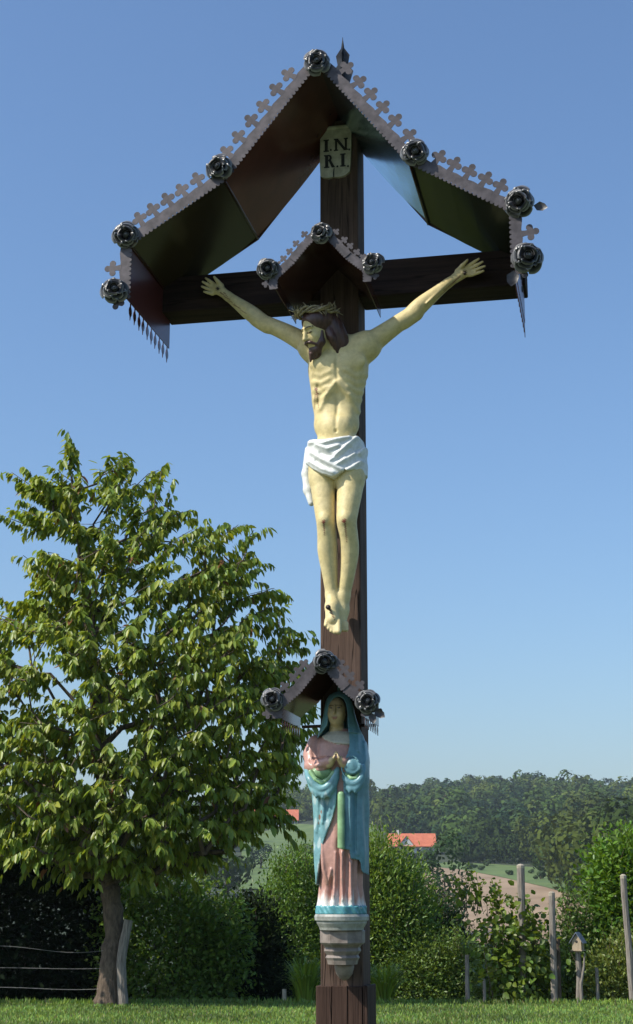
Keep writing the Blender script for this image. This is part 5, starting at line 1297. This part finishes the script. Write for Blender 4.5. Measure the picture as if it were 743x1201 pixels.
far_tree('bushy tree hiding the walls of the orange roofed farmhouse, wood end', 500, 1014, 32, 16, (0.042, 0.070, 0.024), 42)
far_tree('large dark round tree standing in front of the orange roofed house', 522, 1068, 62, 88, (0.036, 0.070, 0.024), 1, u=190)
far_tree('smaller dark tree at the near corner of the ploughed field', 497, 1072, 50, 62, (0.034, 0.062, 0.020), 2, u=170)
far_tree('pale green tree below the orange roofed house', 462, 1060, 60, 70, (0.060, 0.092, 0.028), 3, u=185)
far_tree('yellow green tree between the cross and the house trees', 425, 1058, 60, 66, (0.060, 0.095, 0.030), 4, u=180)
far_tree('dark tree by the light green meadow behind the cherry tree', 306, 1020, 28, 30, (0.03, 0.055, 0.03), 5)
far_tree('green tree on the meadow seen between cherry tree and cross', 375, 1035, 60, 42, (0.055, 0.085, 0.025), 6)
far_tree('broad green tree at the foot of the meadow behind the cherry tree', 265, 1050, 80, 46, (0.055, 0.085, 0.025), 7)
for i, (px, py, w_, h_) in enumerate(((553, 1021, 15, 9), (572, 1017, 13, 9), (598, 1028, 11, 8), (624, 1026, 9, 7), (634, 1033, 15, 11), (565, 1022, 10, 7))):
    far_tree(['low spreading orchard tree at the edge of the dark round tree', 'flat topped orchard tree on the upper meadow by the wood', 'small orchard tree on the meadow just before the tall pale-tipped stake', 'tiny orchard tree midway along the meadow above the field', 'broadest orchard tree on the meadow near the wood corner', 'small orchard tree at the field edge near the dark round tree'][i], px, py, w_, h_, (0.050, 0.080, 0.028), 20 + i, 'orchard trees on the meadow', name='orchard_tree', big=False)

M['tiles'] = mat_noise('orange_roof_tiles', (0.42, 0.110, 0.050), (0.56, 0.170, 0.085), 0.8, 0.75, bstr=0.0)
M['render'] = mat_noise('pale_wall_render', (0.55, 0.55, 0.52), (0.70, 0.70, 0.66), 0.5, 0.85, bstr=0.0)
M['pane'] = mat_noise('dark_window_glass', (0.02, 0.025, 0.03), (0.04, 0.045, 0.05), 1.0, 0.12, bstr=0.0)
def house(label, px, py, wpx, roof_px, seed, dormer=True):
    p, u = ground_hit(px, py); s = u / FPX; W_ = wpx * s; hw = 3.2; hr = roof_px * s; dp = 4.6
    root = empty('house', tuple(p), label, 'house')
    fr = lambda a, v, q: tuple(p + RT * a + FH * (q + dp) + np.array([0, 0, v]))
    fp = lambda a, v, q: tuple(p + RT * q + FH * (a + dp) + np.array([0, 0, v]))
    MB().prism([(-W_ / 2 + 0.4, -1.5), (W_ / 2 - 0.4, -1.5), (W_ / 2 - 0.4, hw), (-W_ / 2 + 0.4, hw)], -dp + 0.4, dp - 0.4, fr).build('wall', M['render'], root)
    for sg in (-1, 1): MB().prism([(-dp + 0.4, hw), (dp - 0.4, hw), (0, hw + hr * 0.93)], sg * (W_ / 2 - 0.42) - 0.02, sg * (W_ / 2 - 0.42) + 0.02, fp).build('gable', M['render'], root)
    rf = MB().prism([(-dp - 0.4, hw - 0.25), (0, hw + hr), (0, hw + hr - 0.25), (-dp - 0.4, hw - 0.5)], -W_ / 2, W_ / 2, fp).build('roof', M['tiles'], root)
    MB().prism([(dp + 0.4, hw - 0.25), (0.02, hw + hr), (0.02, hw + hr - 0.25), (dp + 0.4, hw - 0.5)], -W_ / 2, W_ / 2, fp).build('roof', M['tiles'], root)
    MB().prism([(-0.4, hw + hr - 0.8), (0.4, hw + hr - 0.8), (0.4, hw + hr + 1.0), (-0.4, hw + hr + 1.0)], -W_ * 0.30, -W_ * 0.30 + 0.7, fp).build('chimney', M['render'], rf)
    for k in range(4):
        a = -W_ / 2 + W_ * (k + 0.5) / 4; w2 = MB().prism([(a - 0.6, 0.9), (a + 0.6, 0.9), (a + 0.6, 2.3), (a - 0.6, 2.3)], -dp + 0.33, -dp + 0.41, fr).build('window', M['render'], root)
        MB().prism([(a - 0.5, 1.0), (a + 0.5, 1.0), (a + 0.5, 2.2), (a - 0.5, 2.2)], -dp + 0.29, -dp + 0.34, fr).build('pane', M['pane'], w2)
    if dormer:
        a = -W_ * 0.12; hd = hr * 0.72
        dw = MB().prism([(a - 2.0, hw - 0.6), (a + 2.0, hw - 0.6), (a + 2.0, hw + 0.3), (a, hw + hd), (a - 2.0, hw + 0.3)], -dp - 0.15, -0.8, fr).build('dormer', M['render'], root)
        for sg in (-1, 1): MB().prism([(a, hw + hd + 0.28), (a + sg * 2.5, hw + 0.05), (a + sg * 2.5, hw - 0.15), (a, hw + hd + 0.05)] if sg > 0 else [(a, hw + hd + 0.05), (a - 2.5, hw - 0.15), (a - 2.5, hw + 0.05), (a, hw + hd + 0.28)], -dp - 0.5, -0.8, fr).build('dormer_roof', M['tiles'], dw)
house('farmhouse with orange tiled roof and a gabled dormer at the wood edge', 484, 1004, 56, 14, 1)
house('house with plain orange tiled roof seen between cherry tree and cross', 324, 970, 52, 12, 2, False)

# ------------------------------------------------------------------ haze
hz = MB(); C8 = [UT(u, t) for u, t in ((-70, -900), (-70, 900), (2900, 900), (2900, -900))]
V8 = [(p[0], p[1], -10.5) for p in C8] + [(p[0], p[1], 120.0) for p in C8]
hz.add(V8, [(3, 2, 1, 0), (4, 5, 6, 7), (0, 1, 5, 4), (1, 2, 6, 5), (2, 3, 7, 6), (3, 0, 4, 7)])
hm = bpy.data.materials.new('pale_air'); hm.use_nodes = True; hn = hm.node_tree; hn.nodes.remove(hn.nodes['Principled BSDF'])
pv = hn.nodes.new('ShaderNodeVolumePrincipled'); pv.inputs['Color'].default_value = (0.72, 0.84, 1.0, 1); pv.inputs['Density'].default_value = 0.00015; pv.inputs['Anisotropy'].default_value = 0.0
hn.links.new(pv.outputs[0], hn.nodes['Material Output'].inputs['Volume'])
tag(hz.build('haze', hm, None), 'thin pale air softening the far hillside', 'haze', None, 'stuff')
